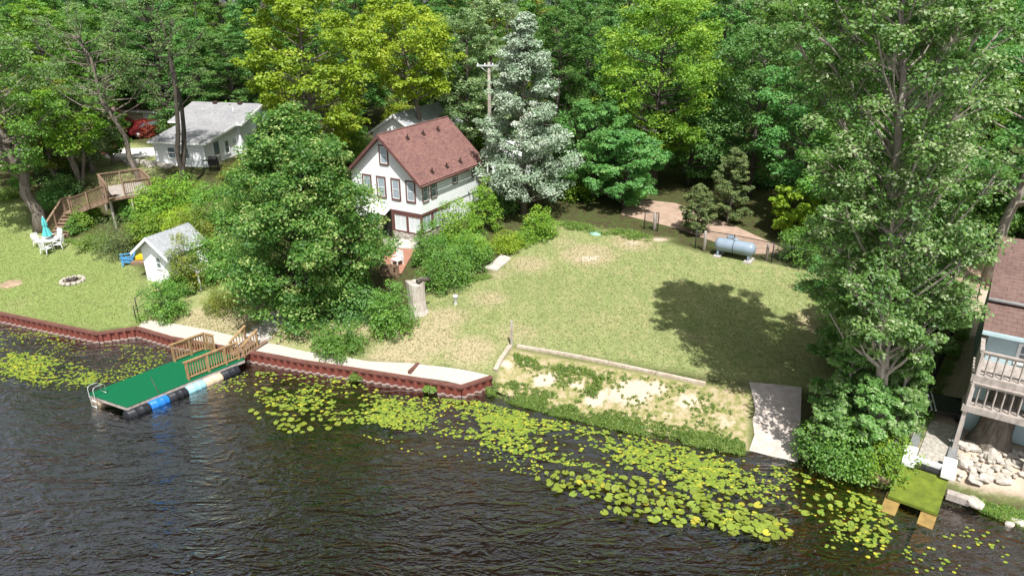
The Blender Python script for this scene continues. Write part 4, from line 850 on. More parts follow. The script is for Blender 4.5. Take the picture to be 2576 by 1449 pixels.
# dead stump
p = T(1050, 788); st_ = thing("dead_stump", "tall bleached grey dead tree stump with a fallen log slab on top", "stump", p); mb = MB()
rng = random.Random(4); vs = []; n = 22; lev = [(-.3, .66), (.0, .6), (.25, .5), (.8, .45), (1.4, .47), (1.85, .5)]
for h, r in lev:
    for k in range(n):
        q = 2 * math.pi * k / n; rr0 = r * (1 + .1 * math.sin(3 * q + 1) + .06 * math.sin(7 * q + h)); vs.append((math.cos(q) * rr0 - .08 * h / 1.8, math.sin(q) * rr0, h + (.16 * math.sin(2 * q + .6) + .1 * rng.random() if h > 1.8 else 0)))
mb.add(vs, [(i * n + k, i * n + (k + 1) % n, (i + 1) * n + (k + 1) % n, (i + 1) * n + k) for i in range(len(lev) - 1) for k in range(n)] + [tuple(range((len(lev) - 1) * n, len(lev) * n))]); mb.build("trunk", M['bleached'], st_)
mb = MB(); mb.tube([(.1, -.2, 1.95), (.45, .05, 2.0), (.75, .2, 1.93)], [.14, .12, .1], 8); mb.build("log_slab", M['bark_dark'], st_)
p = T(1000, 668); mb = MB(); mb.bx((-.3, -.26, .34), (.3, .26, .4)); mb.bx((-.3, .22, .4), (.3, .28, .9))
for x in (-.26, .26):
    for y in (-.22, .24): mb.bx((x - .03, y - .03, 0), (x + .03, y + .03, .34))
    mb.bx((x - .03, -.24, .55), (x + .03, .24, .6))
o_ = mb.build("patio_chair", M['white']); o_.location = p + Vector((0, 0, .05)); o_.rotation_euler[2] = R(-40); tag(o_, "pale chair on the red patio beside the maple", "chair")
mb = MB(); a_, b_ = T(958, 694), T(1004, 698)
for i in range(4): mb.beam(a_ + Vector((0, 0, .1 + .2 * i)), b_ + Vector((0, 0, .1 + .2 * i)), .12, .18)
centered(mb, "retaining_wall", M['wood_old'], a_); tag(bpy.data.objects["retaining_wall"], "low brown timber retaining wall below the red patio", "wall")
# left neighbour's lawn things
tc = T(129, 628); tb = thing("garden_table", "round white garden table on the left lawn with a closed umbrella", "table", tc)
mb = MB(); mb.lathe((0, 0, .7), [(0, 0), (.58, 0), (.6, .015), (.6, .03), (.58, .04), (0, .04)], 28); mb.build("tabletop", M['white'], tb)
for k in range(4): q = math.pi / 4 + k * math.pi / 2; mb = MB(); mb.tube([(.5 * math.cos(q), .5 * math.sin(q), 0), (.4 * math.cos(q), .4 * math.sin(q), .7)], .03, 7); mb.build("leg", M['white'], tb)
um_ = thing("patio_umbrella", "closed turquoise umbrella standing through the round white garden table", "umbrella", tc)
mb = MB(); mb.tube([(0, 0, .2), (0, 0, 2.35)], .022, 8); mb.build("pole", M['alu'], um_)
mb = MB(); n = 16; pr = [(.25, .98), (.2, 1.2), (.13, 1.5), (.1, 1.62), (.13, 1.75), (.11, 2.0), (.045, 2.28), (.01, 2.32)]; vs = []
for r, h in pr:
    for k in range(n): q = 2 * math.pi * k / n; r2 = r * (1 + (.28 if k % 2 else -.18)); vs.append((r2 * math.cos(q), r2 * math.sin(q), h + (.04 if k % 2 and h < 1 else 0)))
mb.add(vs, [(i * n + k, i * n + (k + 1) % n, (i + 1) * n + (k + 1) % n, (i + 1) * n + k) for i in range(len(pr) - 1) for k in range(n)]); mb.build("canopy", M['aqua'], um_)
def garden_chair(label):
    r = thing("garden_chair", label, "chair", (0, 0, 0), 0, "white chairs round the garden table"); mb = MB()
    for i in range(7): mb.box((0, -.21 + i * .07, .42), (.5, .055, .03))
    mb.build("seat", M['white'], r); mb = MB()
    mb.tube([(-.25, .22, .4), (-.25, .34, .92), (-.18, .36, .97), (.18, .36, .97), (.25, .34, .92), (.25, .22, .4)], .022, 7)
    for i in range(9): x = -.2 + i * .05; mb.beam((x, .225, .46), (x, .345, .93), .03, .012)
    mb.build("backrest", M['white'], r)
    for x in (-.26, .26):
        mb = MB(); mb.tube([(x, -.24, 0), (x, -.24, .6), (x, -.2, .64), (x, .28, .64)], .022, 7); mb.build("armrest", M['white'], r)
        mb = MB(); mb.tube([(x, .3, 0), (x, .22, .42)], .024, 7); mb.build("leg", M['white'], r)
    return r
gc = garden_chair("white garden chair at the table's left, nearest the big grey trunk"); gc.location = T(103, 622); gc.rotation_euler[2] = R(75)
dup(gc, T(120, 640), R(165), label="white garden chair on the table's near side, its back to the lake"); dup(gc, T(152, 628), R(-80), label="white garden chair at the table's right side"); dup(gc, T(146, 612), R(-25), label="white garden chair behind the table, nearest the stairs")
p = T(323, 664); ac = thing("adirondack_chair", "sky blue plastic slatted armchair on the lawn beside the white shed", "chair", p, R(-62))
mb = MB()
for i in range(6): mb.box((0, -.25 + i * .1, .36 - i * .022), (.52, .085, .03), (R(-12), 0, 0))
mb.build("seat", M['blue_plastic'], ac); mb = MB()
for i in range(5): x = -.22 + i * .11; mb.beam((x, .28, .24), (x * 1.25, .62, 1.08 - abs(i - 2) * .05), .1, .028)
mb.beam((-.3, .4, .6), (.3, .4, .6), .05, .04); mb.build("backrest", M['blue_plastic'], ac)
for x in (-.33, .33):
    mb = MB(); mb.box((x, -.02, .58), (.13, .78, .035)); mb.build("armrest", M['blue_plastic'], ac); mb = MB(); mb.bx((x - .03, -.36, 0), (x + .03, -.26, .565)); mb.build("front_leg", M['blue_plastic'], ac)
    mb = MB(); mb.beam((x * .88, -.26, .3), (x * .88, .5, .05), .05, .1); mb.build("back_leg", M['blue_plastic'], ac)
p = T(357, 660); mb = MB(); mb.prism([(-.42, 0, .0), (-.36, 0, .3), (.36, 0, .34), (.46, 0, .05)], (0, .5, 0)); o_ = mb.build("storage_bin", M['yellow'], bevel=.04); o_.location = p + Vector((0, 0, .12)); tag(o_, "bright yellow plastic bin beside the white shed wall", "bin")
mb = MB(); mb.bx((-.6, -.3, -.1), (.6, .5, .12)); o_ = mb.build("doorstep", M['wood_old'], bevel=.02); o_.location = p; tag(o_, "low wooden step under the yellow bin by the shed", "step")
p = T(183, 708); fp = thing("fire_pit", "round stone fire pit ring full of ash on the left lawn", "fire pit", p); rng = random.Random(3)
def rockmesh(seed, sx_, sy_, sz_, flat=False):
    rg = np.random.default_rng(seed); bm = bmesh.new(); bmesh.ops.create_icosphere(bm, subdivisions=2, radius=1)
    ph = rg.random((4, 3)) * 6; 
    for v_ in bm.verts:
        k = 1 + .16 * math.sin(v_.co.x * 2.3 + ph[0, 0]) + .14 * math.sin(v_.co.y * 3.1 + ph[1, 0]) + .1 * math.sin(v_.co.z * 4 + ph[2, 0] + v_.co.x * 2); v_.co *= k
        for ax_ in range(3): v_.co[ax_] = max(-.78, min(.78, v_.co[ax_]))
        v_.co = Vector((v_.co.x * sx_, v_.co.y * sy_, v_.co.z * sz_))
    me_ = bpy.data.meshes.new("rock"); bm.to_mesh(me_); bm.free(); return me_
for k in range(13):
    q = 2 * math.pi * k / 13; me_ = rockmesh(k, .17, .13, .13); me_.materials.append(M['stone']); o_ = bpy.data.objects.new("stone", me_); COL.objects.link(o_); o_.parent = fp; o_.location = (.62 * math.cos(q), .62 * math.sin(q), .06); o_.rotation_euler = (0, 0, q + 1.57)
mb = MB(); mb.lathe((0, 0, 0), [(0, .1), (.2, .08), (.45, .05), (.56, -.05)], 16); mb.build("ash_bed", mat('ash', (.2, .15, .12), (.08, .06, .05), 8, .95), fp)
for k in range(6): q = k * 1.1; mb = MB(); mb.tube([(.35 * math.cos(q), .35 * math.sin(q), .1), (-.3 * math.cos(q + .4), -.3 * math.sin(q + .4), .2)], .04, 6); mb.build("charred_log", M['bark_dark'], fp)
p = T(32, 713); mb = MB(); mb.lathe((0, 0, 0), [(.68, -.05), (.66, .03), (.5, .045), (0, .05)], 26); o_ = mb.build("well_cover", M['dirt']); o_.location = p; tag(o_, "flat round brown cover lying in the left lawn near the frame edge", "cover")
# gate frame at the left end of the gravel strip
a_, b_, c_ = T(344, 810), T(352, 809), T(372, 792); gt = thing("garden_gate", "thin black iron gate frame at the left end of the gravel strip", "gate", a_)
for p_, h_ in ((a_, .95), (b_, 1.45)): mb = MB(); mb.tube([p_ - Vector((0, 0, .2)), p_ + Vector((0, 0, h_))], .03, 6); mb.build("post", M['black'], gt, world=True)
mb = MB()
for z_ in (.75, 1.42): mb.tube([b_ + Vector((0, 0, z_)), c_ + Vector((0, 0, z_))], .02, 6)
mb.tube([a_ + Vector((0, 0, .75)), b_ + Vector((0, 0, .75))], .018, 6); mb.tube([a_ + Vector((0, 0, .3)), b_ + Vector((0, 0, .3))], .018, 6); mb.build("rail", M['black'], gt, world=True)
# hillside deck and stairs
DZ = 4.25; fl, fr2, bl_ = G(294, 495, DZ), G(363, 485, DZ), G(232, 474, DZ); e1 = (fr2 - fl).normalized(); e2 = Vector((-e1.y, e1.x, 0))
if e2.dot(bl_ - fl) < 0: e2 = -e2
wl = 2.6; dl = (bl_ - fl).dot(e2) ; sk = (bl_ - fl).dot(e1); fl0 = fl + e1 * min(0, sk) * .55; wl = (fr2 - fl0).dot(e1) + .6
hd = thing("hillside_deck", "brown wooden deck with railings on the left hillside above the stairs", "deck", (fl0.x, fl0.y, hz(fl0.x, fl0.y)))
def hp(u_, v_, z_): return fl0 + e1 * u_ + e2 * v_ + Vector((0, 0, z_))
rm = Matrix((e1, e2, Vector((0, 0, 1)))).transposed()
mb = MB(); nb = int(dl / .145)
for i in range(nb): mb.box(hp(wl / 2, dl * (i + .5) / nb, -.02), (wl, dl / nb - .01, .04), rm)
mb.build("deck_boards", M['wood_grey'], hd, world=True)
mb = MB(); mb.beam(hp(0, .03, -.14), hp(wl, .03, -.14), .05, .2); mb.beam(hp(0, dl - .03, -.14), hp(wl, dl - .03, -.14), .05, .2); mb.beam(hp(.03, .06, -.14), hp(.03, dl - .06, -.14), .05, .2); mb.build("rim_joist", M['wood_old'], hd, world=True)
for u_, v_ in ((.12, .12), (wl - .12, .12), (.12, dl - .15), (wl - .12, dl - .15), (wl * .5, .12)):
    p_ = hp(u_, v_, 0); mb = MB(); mb.bx((p_.x - .06, p_.y - .06, hz(p_.x, p_.y) - .5), (p_.x + .06, p_.y + .06, DZ - .05)); mb.build("support_post", M['wood_grey'], hd, world=True)
def railrun(par, a0, b0, h_=.95, step=.13, key='wood_old', nm="railing", thick=.03, pw=.09):
    a0, b0 = Vector(a0), Vector(b0); mb = MB(); U = Vector((0, 0, 1)); mb.beam(a0 + U * (h_ + .02), b0 + U * (h_ + .02), .14, .04); mb.beam(a0 + U * (h_ - .05), b0 + U * (h_ - .05), .035, .085); rl = mb.build(nm, M[key], par, world=True)
    l = (b0 - a0).length; n = max(2, int(l / step)); mb = MB(); d_ = (b0 - a0); s_ = Vector((-d_.y, d_.x, 0)).normalized() * .034
    for i in range(1, n): c = a0.lerp(b0, i / n) + s_; mb.beam(c + U * -.1, c + U * (h_ - .01), thick, thick)
    mb.build("balusters", M[key], rl, world=True)
    for i in range(0, max(1, round(l / 1.8)) + 1): c = a0.lerp(b0, i / max(1, round(l / 1.8))) - s_ * 1.6; mb = MB(); mb.beam(c + U * -.2, c + U * (h_ - .002), pw, pw); mb.build("post", M[key], rl, world=True)
    return rl
railrun(hd, hp(1.1, .06, 0), hp(wl - .05, .06, 0)); railrun(hd, hp(.06, .1, 0), hp(.06, dl - .1, 0)); railrun(hd, hp(.1, dl - .06, 0), hp(wl - .1, dl - .06, 0)); railrun(hd, hp(wl - .06, .12, 0), hp(wl - .06, dl - .12, 0))
stf = T(140, 606); land = G(186, 532, 2.75); top_ = hp(.45, .0, 0)
ss = thing("garden_stairs", "brown wooden staircase climbing from the white table to the hillside deck", "stairs", stf)
def flight(a0, b0, n, w_):
    dv = b0 - a0; f_ = Vector((dv.x, dv.y, 0)); L_ = f_.length; f_.normalize(); s_ = Vector((-f_.y, f_.x, 0)); rm_ = Matrix((f_, s_, Vector((0, 0, 1)))).transposed()
    for i in range(n):
        mb = MB(); c = a0 + f_ * (L_ * (i + .5) / n) + Vector((0, 0, dv.z * (i + 1) / n)); mb.box(c - Vector((0, 0, .03)), (L_ / n + .03, w_, .06), rm_); mb.build("tread", M['wood_old'], ss, world=True)
    for k in (1, -1): mb = MB(); mb.beam(a0 + s_ * k * (w_ / 2 + .03) - Vector((0, 0, .12)), b0 + s_ * k * (w_ / 2 + .03) - Vector((0, 0, .12)), .05, .26); mb.build("stringer", M['wood_old'], ss, world=True)
    return s_
s1 = flight(stf, land, 8, 1.15); s2 = flight(land + (top_ - land).normalized() * .6, top_, 7, 1.0)
mb = MB(); mb.box(land + Vector((0, 0, -.05)) + (top_ - land) * .08, (1.3, 1.3, .08), (0, 0, math.atan2(s1.y, s1.x))); mb.build("landing", M['wood_old'], ss, world=True)
railrun(ss, stf + s1 * .64, land + s1 * .64); railrun(ss, land - s2 * .58 + (top_ - land).normalized() * .6, top_ - s2 * .58); railrun(ss, land + s1 * .6, land + s1 * .6 + (top_ - land) * .2)
# items near the ranch house
p = T(540, 428); gl_ = thing("grill", "black barbecue grill on the terrace below the white house door", "grill", p, R(10)); mb = MB(); mb.lathe((-.35, 0, .85), [(0, 0), (.2, .0), (.27, .04), (.27, .66), (.2, .7), (0, .7)], 16, 'x'); mb.build("lid", M['black'], gl_)
mb = MB(); mb.bx((-.38, -.24, .4), (.38, .24, .8)); mb.bx((-.75, -.2, .78), (-.39, .2, .82)); mb.build("cart", M['black'], gl_)
for x in (-.33, .33):
    for y in (-.2, .2): mb = MB(); mb.bx((x - .02, y - .02, 0), (x + .02, y + .02, .4)); mb.build("leg", M['black'], gl_)
p = T(384, 372) + Vector((0, 0, .03)); p = T(368, 341); car = thing("parked_car", "dark red car parked by the tan garage behind the tree trunk", "car", p, R(62))
mb = MB(); pr_ = [(-2.1, .35), (-2.15, .65), (-1.95, .9), (-1.25, .98), (-.65, 1.42), (.75, 1.45), (1.5, 1.0), (2.05, .85), (2.15, .6), (2.1, .32)]; mb.prism([(x, -.85, z) for x, z in pr_], (0, 1.7, 0)); mb.build("body", M['red_paint'], car, bevel=.08)
for y in (-.862, .845): mb = MB(); mb.prism([(-1.1, y, 1.0), (-.62, y, 1.34), (.68, y, 1.37), (1.25, y, 1.02)], (0, .017, 0)); mb.build("side_window", M['glass'], car)
for x in (-1.35, 1.35):
    for y in (-.88, .7): mb = MB(); mb.lathe((x, y, .32), [(0, 0), (.2, 0), (.32, .02), (.32, .16), (.2, .18), (0, .18)], 18, 'y'); w_ = mb.build("wheel", M['black'], car); mb = MB(); mb.lathe((x, y + (-.012 if y < 0 else .192), .32), [(0, 0), (.19, 0), (.19, .008), (0, .008)], 14, 'y'); mb.build("rim", M['alu'], w_)
p = D(398, 335, 71.5); bb = thing("wheelie_bin", "blue wheelie bin standing by the tan garage wall", "bin", (p.x, 71.5, hz(p.x, 71.5))); mb = MB(); mb.prism([(-.25, -.28, .05), (.25, -.28, .05), (.25, .28, .05), (-.25, .28, .05)], (0, 0, .95)); mb.build("body", M['bin_blue'], bb); mb = MB(); mb.bx((-.31, -.35, 1.0), (.31, .34, 1.07)); mb.build("lid", M['bin_blue'], bb)
p = T(385, 385); mb = MB(); mb.lathe((0, 0, .0), [(.95, 0), (.9, .16), (.7, .32), (.35, .42), (0, .45)], 22); mb.v = [(x * 1.25, y * .62, z) for x, y, z in mb.v]; o_ = mb.build("overturned_boat", M['white']); o_.location = p; o_.rotation_euler[2] = R(8); tag(o_, "white overturned dinghy lying on the terrace lawn", "boat")
# stone ledge on the terrace
rng = random.Random(9)
protos = []
for k, (a0, b0, c0) in enumerate([(.5, .4, .3), (.4, .45, .25), (.55, .35, .16), (.3, .25, .2), (.6, .45, .13)]):
    me_ = rockmesh(40 + k, a0, b0, c0); me_.materials.append(M['stone']); protos.append(me_)
def rock(p_, k, s_, label, group, mz=None):
    o_ = bpy.data.objects.new("rock", protos[k]); COL.objects.link(o_); o_.location = p_; o_.scale = (s_, s_, s_); o_.rotation_euler = (rng.uniform(-.3, .3), rng.uniform(-.3, .3), rng.uniform(0, 6.28)); return tag(o_, label, "rock", group)
for k in range(16):
    q = k / 15; p = T(300 + 125 * q + rng.uniform(-3, 3), 405 + 18 * q + rng.uniform(-4, 5)); rock(p + Vector((0, 0, .1)), rng.choice([0, 1, 2]), rng.uniform(.8, 1.3), "grey ledge rock on the slope edge in front of the ranch house", "ledge rocks on the terrace")
for k in range(95):
    px, py = rng.uniform(2412, 2590), rng.uniform(1118, 1215)
    if py < 1118 + (px - 2412) * .15: py += 25
    p = T(px, py); big = k < 16; rock(p + Vector((0, 0, .08 if big else .16 * rng.random())), rng.choice([2, 4, 0] if big else [0, 1, 3]), rng.uniform(.55, .85) if big else rng.uniform(.24, .48), "broad flat pale stone slab at the foot of the thick grey trunk" if big else "rounded pale rock in the pile below the grey balcony", "stone slabs by the trunk" if big else "rocks below the balcony")
for px, py in ((2553, 1312), (2568, 1318), (2540, 1320), (2470, 1176), (2230, 1206), (2245, 1212)): rock(T(px, py) + Vector((0, 0, .05)), 1, .45, "pale rock lying at the waterline of the right bank", "waterline rocks")
# utility pole
p = D(1233, 420, 57); zb = hz(p.x, 57); ptop = D(1231, 157, 57).z; up_ = thing("utility_pole", "wooden utility pole with a white crossarm beside the silver tree", "utility pole", (p.x, 57, zb)); mb = MB(); mb.tube([(0, 0, -.5), (0, 0, ptop - zb)], [.17, .12], 10); mb.build("pole", M['bark_pale'], up_)
mb = MB(); mb.box((0, -.14, ptop - zb - .25), (1.9, .1, .12)); mb.tube([(-.7, -.14, ptop - zb - .3), (0, -.1, ptop - zb - .85)], .02, 5); mb.tube([(.7, -.14, ptop - zb - .3), (0, -.1, ptop - zb - .85)], .02, 5); ca = mb.build("crossarm", M['alu'], up_)
for x in (-.85, -.3, .3, .85): mb = MB(); mb.lathe((x, -.14, ptop - zb - .19), [(.05, 0), (.06, .05), (.03, .12), (0, .14)], 8); mb.build("insulator", M['white'], ca)
# ------------------------------------------------------------------ right hand property
def K(x, y): return 2146.7 + x / 3.142, 987.5 + y / 3.142
def Gz(x, y, z): return G(*K(x, y), z)
lf = thing("boat_lift", "boat slip with a mossy green platform and white end caps at the water", "boat ramp", (*Gz(480, 650, .4).xy, 0))
c = [Gz(390, 565, .62), Gz(755, 682, .62), Gz(670, 955, .3), Gz(272, 812, .3)]
mb = MB(); mb.prism([c[3], c[2], c[1], c[0]], (0, 0, -.12)); mb.build("platform", M['moss'], lf, world=True)
axd = ((c[3] - c[0]) + (c[2] - c[1])); axd.z = 0; axd.normalize(); sd = Vector((-axd.y, axd.x, 0))
for (x0, y0_), (x1_, y1_), lab in (((310, 850), (250, 960), None), ((600, 950), (555, 1075), None)):
    p0, p1 = Gz(x0, y0_, .12), Gz(x1_, y1_, -.32); p1 = p0 + axd * 1.9 + Vector((0, 0, -.42)); mb = MB(); mb.beam(p0 - axd * .3 + Vector((0, 0, .06)), p1, .5, .08); mb.build("skid_plank", M['wet_wood'], lf, world=True)
for (x0, y0_), (x1_, y1_) in (((440, 520), (545, 225)), ((745, 610), (845, 270))):
    p0, p1 = Gz(x0, y0_, .7), Gz(x1_, y1_, .85); mb = MB(); mb.beam(p0, p1, .3, .14); mb.build("side_rail", M['steel'], lf, world=True)
for (x0, y0_), (x1_, y1_) in (((430, 570), (462, 435)), ((742, 670), (768, 530))):
    p0, p1 = Gz(x0, y0_, .78), Gz(x1_, y1_, .86); mb = MB(); mb.beam(p0, p1, .46, .2); mb.build("end_cap", M['white'], lf, world=True, bevel=.03)
p0, p1 = Gz(478, 515, .8), Gz(715, 595, .8); mb = MB(); mb.beam(p0, p1, .16, .16); mb.build("cross_beam", M['white'], lf, world=True)
p0, p1 = Gz(465, 555, .68), Gz(700, 632, .68); mb = MB(); mb.beam(p0, p1, .42, .1); mb.build("roller", M['black'], lf, world=True)
sheet("gravel_strip", [Gz(500, 500, 1).xy, Gz(735, 560, 1).xy, Gz(850, 250, 1).xy, Gz(620, 200, 1).xy], mat('slip_gravel', (.42, .39, .34), (.24, .22, .19), 8, .95, .9), .06)
def beam_thing(name, label, cat, a0, b0, w_, h_, key): mb = MB(); mb.beam(a0, b0, w_, h_); c_ = (a0 + b0) / 2; o_ = centered(mb, name, M[key], c_, bevel=.02); return tag(o_, label, cat)
beam_thing("timber_sill", "grey timber along the water just right of the green platform", "timber", Gz(735, 800, .38), Gz(920, 860, .38), .3, .3, 'wood_grey'); beam_thing("timber_sill", "brown timber along the water just left of the green platform", "timber", Gz(110, 645, .3), Gz(295, 705, .3), .24, .26, 'wood_old')
beam_thing("timber_sill", "long low timber beside the left rail of the boat slip", "timber", Gz(465, 330, .8), Gz(530, 150, .9), .16, .2, 'wood_grey')
tag(rock(Gz(965, 870, .3), 2, 1.0, "", None), "flat grey slab at the end of the waterside timber", "rock")
# trailer
p = T(2388, 1040); tr_ = thing("boat_trailer", "black flat boat trailer with silver rails parked in the balcony's shade", "trailer", p, R(-22)); mb = MB(); mb.bx((-1.0, -.75, .38), (1.0, .75, .44)); mb.build("bed", M['black'], tr_)  # black bed mostly stands in for the balcony's shadow around the trailer
for x in (-.85, -.7): mb = MB(); mb.bx((x - .025, -.8, .445), (x + .025, .8, .5)); mb.build("bunk_rail", M['alu'], tr_)
for x in (-.98, .98): mb = MB(); mb.bx((x - .04, -.8, .3), (x + .04, .8, .378)); mb.build("frame_rail", M['black'], tr_)
for y in (-.62, .62): mb = MB(); mb.lathe((.3, y - .07, .24), [(0, 0), (.24, 0), (.24, .14), (0, .14)], 14, 'y'); mb.build("wheel", M['black'], tr_)
# lake house with balconies
bz = R(-33); q1 = Vector((math.cos(bz), math.sin(bz), 0)); q2 = Vector((-q1.y, q1.x, 0)); ho = Vector((18.5, 24.45, 1.0)); lh = thing("lake_house", "blue grey house with brown roofs at the right edge above the drive", "house", ho, bz)
mb = MB(); mb.bx((0, 0, -.6), (6, 1.8, 4.5)); mb.build("wall", M['blue_siding'], lh)
mb = MB(); mb.bx((.1, 1.81, -.6), (9, 9, 5.05)); mb.build("rear_wall", M['blue_siding'], lh)
mb = MB(); roofslab(mb, -.3, 4.43, 1.8, 5.0, -.25, 6.5, .12, 'x'); rf = mb.build("lower_roof", M['brownroof'], lh); mb = MB(); mb.bx((-.25, -.37, 4.27), (6.5, -.29, 4.42)); mb.build("fascia", M['blue_siding'], rf)
mb = MB(); roofslab(mb, 1.5, 5.12, 5.4, 6.6, -.25, 9.5, .12, 'x'); roofslab(mb, 9.3, 5.12, 5.4, 6.6, -.25, 9.5, .12, 'x'); rf = mb.build("roof", M['brownroof'], lh); mb = MB(); mb.tube([(-.25, 1.46, 5.07), (9.5, 1.46, 5.07)], .07, 8); mb.build("gutter", M['alu'], rf)
window(lh, (1.6, 0, 3.65), 1.2, .9, 'F', trim='white', tw=.07); window(lh, (3.6, 0, 3.6), 1.6, 1.1, 'F', trim='white', tw=.07, mull=1)
window(lh, (0, 1.3, 3.3), .8, 1.0, 'L', trim='white', tw=.07)
def balcony(label, x0, x1, y0, y1, z_, nm, gap=.3):
    b = thing("balcony", label, "balcony", ho, bz); mb = MB(); n = int((y1 - y0) / .145)
    for i in range(n): mb.bx((x0, y0 + (y1 - y0) * i / n + .004, z_ - .04), (x1, y0 + (y1 - y0) * (i + 1) / n - .004, z_))
    mb.build("deck_boards", M['wood_grey'], b); mb = MB(); mb.bx((x0 - .02, y0 - .06, z_ - .26), (x1, y0 - .005, z_ + .01)); mb.bx((x0 - .06, y0 - .06, z_ - .26), (x0 - .005, y1, z_ + .008)); mb.build("rim_board", M['wood_grey'], b)
    W2 = lambda x, y, z: ho + q1 * x + q2 * y + Vector((0, 0, z))
    railrun(b, W2(x0 + .06, y0 + .06, z_), W2(x1, y0 + .06, z_), .95, .26, 'wood_grey', "front_railing", .045, .1); railrun(b, W2(x0 + .06, y0 + .1, z_), W2(x0 + .06, y1, z_), .95, .26, 'wood_grey', "side_railing", .045, .1)
    for x, y in ((x0 + .08, y0 + .1), (x0 + 2.4, y0 + .1), (x0 + 4.6, y0 + .1)): mb = MB(); mb.bx((x - .07, y - .07, -1.2), (x + .07, y + .07, z_ - .045)); mb.build("support_post", M['wood_grey'], b)
    return b
balcony("upper silver grey wooden balcony in front of the blue grey house", -.22, 6, -1.6, -.02, 3.1, 0)
balcony("lower silver grey wooden balcony wrapped around the thick trunk", -.25, 6, -1.75, -1.0, 1.85, 0)

# thick cut trunk that carries the balconies
tp_ = T(2490, 1116); mb = MB(); n = 26; rng = random.Random(8); lev = [(-.4, .95), (0, .8), (.25, .66), (.7, .58), (1.6, .54), (2.9, .5)]; vs = []
for h, r in lev:
    for k in range(n): q = 2 * math.pi * k / n; k2 = r * (1 + (.1 if h < .5 else .04) * math.sin(5 * q + 1) + .025 * math.sin(11 * q)); vs.append((math.cos(q) * k2 + .08 * h, math.sin(q) * k2 + .05 * h, h))
mb.add(vs, [(i * n + k, i * n + (k + 1) % n, (i + 1) * n + (k + 1) % n, (i + 1) * n + k) for i in range(len(lev) - 1) for k in range(n)], True); mb.add(vs[-n:], [tuple(range(n))])
o_ = mb.build("tree_trunk", M['bark']); o_.location = tp_; tag(o_, "massive grey tree trunk standing under the silver grey balconies", "tree trunk")
# ------------------------------------------------------------------ trees and shrubs
def gnd(x, y): return Vector((x, y, hz(x, y)))
def topz(px, py, Y): return D(px, py, Y).z
def at_depth(px, Y, guess=500):            # ground point under photo column px at depth Y
    p = D(px, guess, Y)
    for _ in range(6):
        z = hz(p.x, Y); s_ = (CH - z); fwd = Y * cp + s_ * sp; x = (px - PW / 2) / FOC * fwd; p = Vector((x, Y, z))
    return p
p = T(800, 797); make_tree("maple_tree", "dense dark green maple with bronze top in front of the white cottage", "tree", (p.x - .45, p.y + .8, p.z), 10.7, 5.1, .05, 'dome', 92, 12, 60, .2, 'leaf_maple', 'bark_dark', .3, seed=11, lobe_r=.27, shell=.55, sz=.8, tone_sd=.27, crown_off=(-.5, .6), stem_top=.7)
p = at_depth(800, 55); make_tree("catalpa_tree", "large yellow green broad leaved tree between the white house and the cottage", "tree", p, topz(800, -25, 55) - p.z, 5.4, .16, 'round', 56, 10, 44, .3, 'leaf_lime', 'bark', .28, seed=12, lobe_r=.25, shell=.65)
p = at_depth(1078, 61); make_tree("locust_tree", "golden green tree with a bare leaning trunk behind the cottage roof", "tree", p, topz(1000, 5, 61) - p.z, 5.0, .48, 'round', 44, 9, 40, .27, 'leaf_gold', 'bark', .26, lean=(-2.4, 0), seed=13, lobe_r=.27, shell=.6, stem_top=.75)
p = at_depth(1316, 50.5); make_tree("silver_poplar", "silvery white leaved poplar with pointed crown right of the cottage", "tree", p, topz(1320, 35, 50.5) - p.z, 4.3, .1, 'spire', 84, 10, 50, .21, 'leaf_silver', 'bark', .2, seed=14, lobe_r=.25, shell=.62)
p = at_depth(1640, 57); make_tree("hackberry_tree", "tall bright yellow green tree rising above the lawn's back edge", "tree", p, topz(1640, -15, 57) - p.z, 5.9, .22, 'round', 60, 10, 44, .25, 'leaf_bright', 'bark_dark', .3, seed=15, lobe_r=.23, shell=.62)
# foreground cottonwood
p = T(2196, 1150); make_tree("cottonwood_tree", "huge leaning cottonwood with pale twigs and fluttering leaves at the ramp's right", "tree", p, 21, 4.7, .22, 'poplar', 175, 8, 50, .18, 'leaf_cotton', 'bark_pale', .24, lean=(-1.6, 3.2), seed=16, lobe_r=.2, shell=.3, crown_off=(-.2, 0), wob=.12, rise=.95, limb=.32, sz=1.0, twigs=4, stem_top=.9, tone_sd=.28)
p = at_depth(2285, 42); make_tree("cottonwood_tree", "tall forked dark trunk behind the leaning cottonwood, upper right", "tree", p, 19.5, 4.6, .45, 'round', 40, 9, 44, .2, 'leaf_cool', 'bark_dark', .34, lean=(.8, 0), seed=18, lobe_r=.26, shell=.55, twigs=2, stems=2)
p = at_depth(2480, 38); make_tree("cottonwood_tree", "leafy tree with a bare slanting pale limb near the right edge", "tree", p, 18.5, 4.6, .3, 'column', 46, 10, 46, .2, 'leaf_cool', 'bark_pale', .3, lean=(2.0, 0), seed=19, lobe_r=.25, shell=.55, twigs=3)
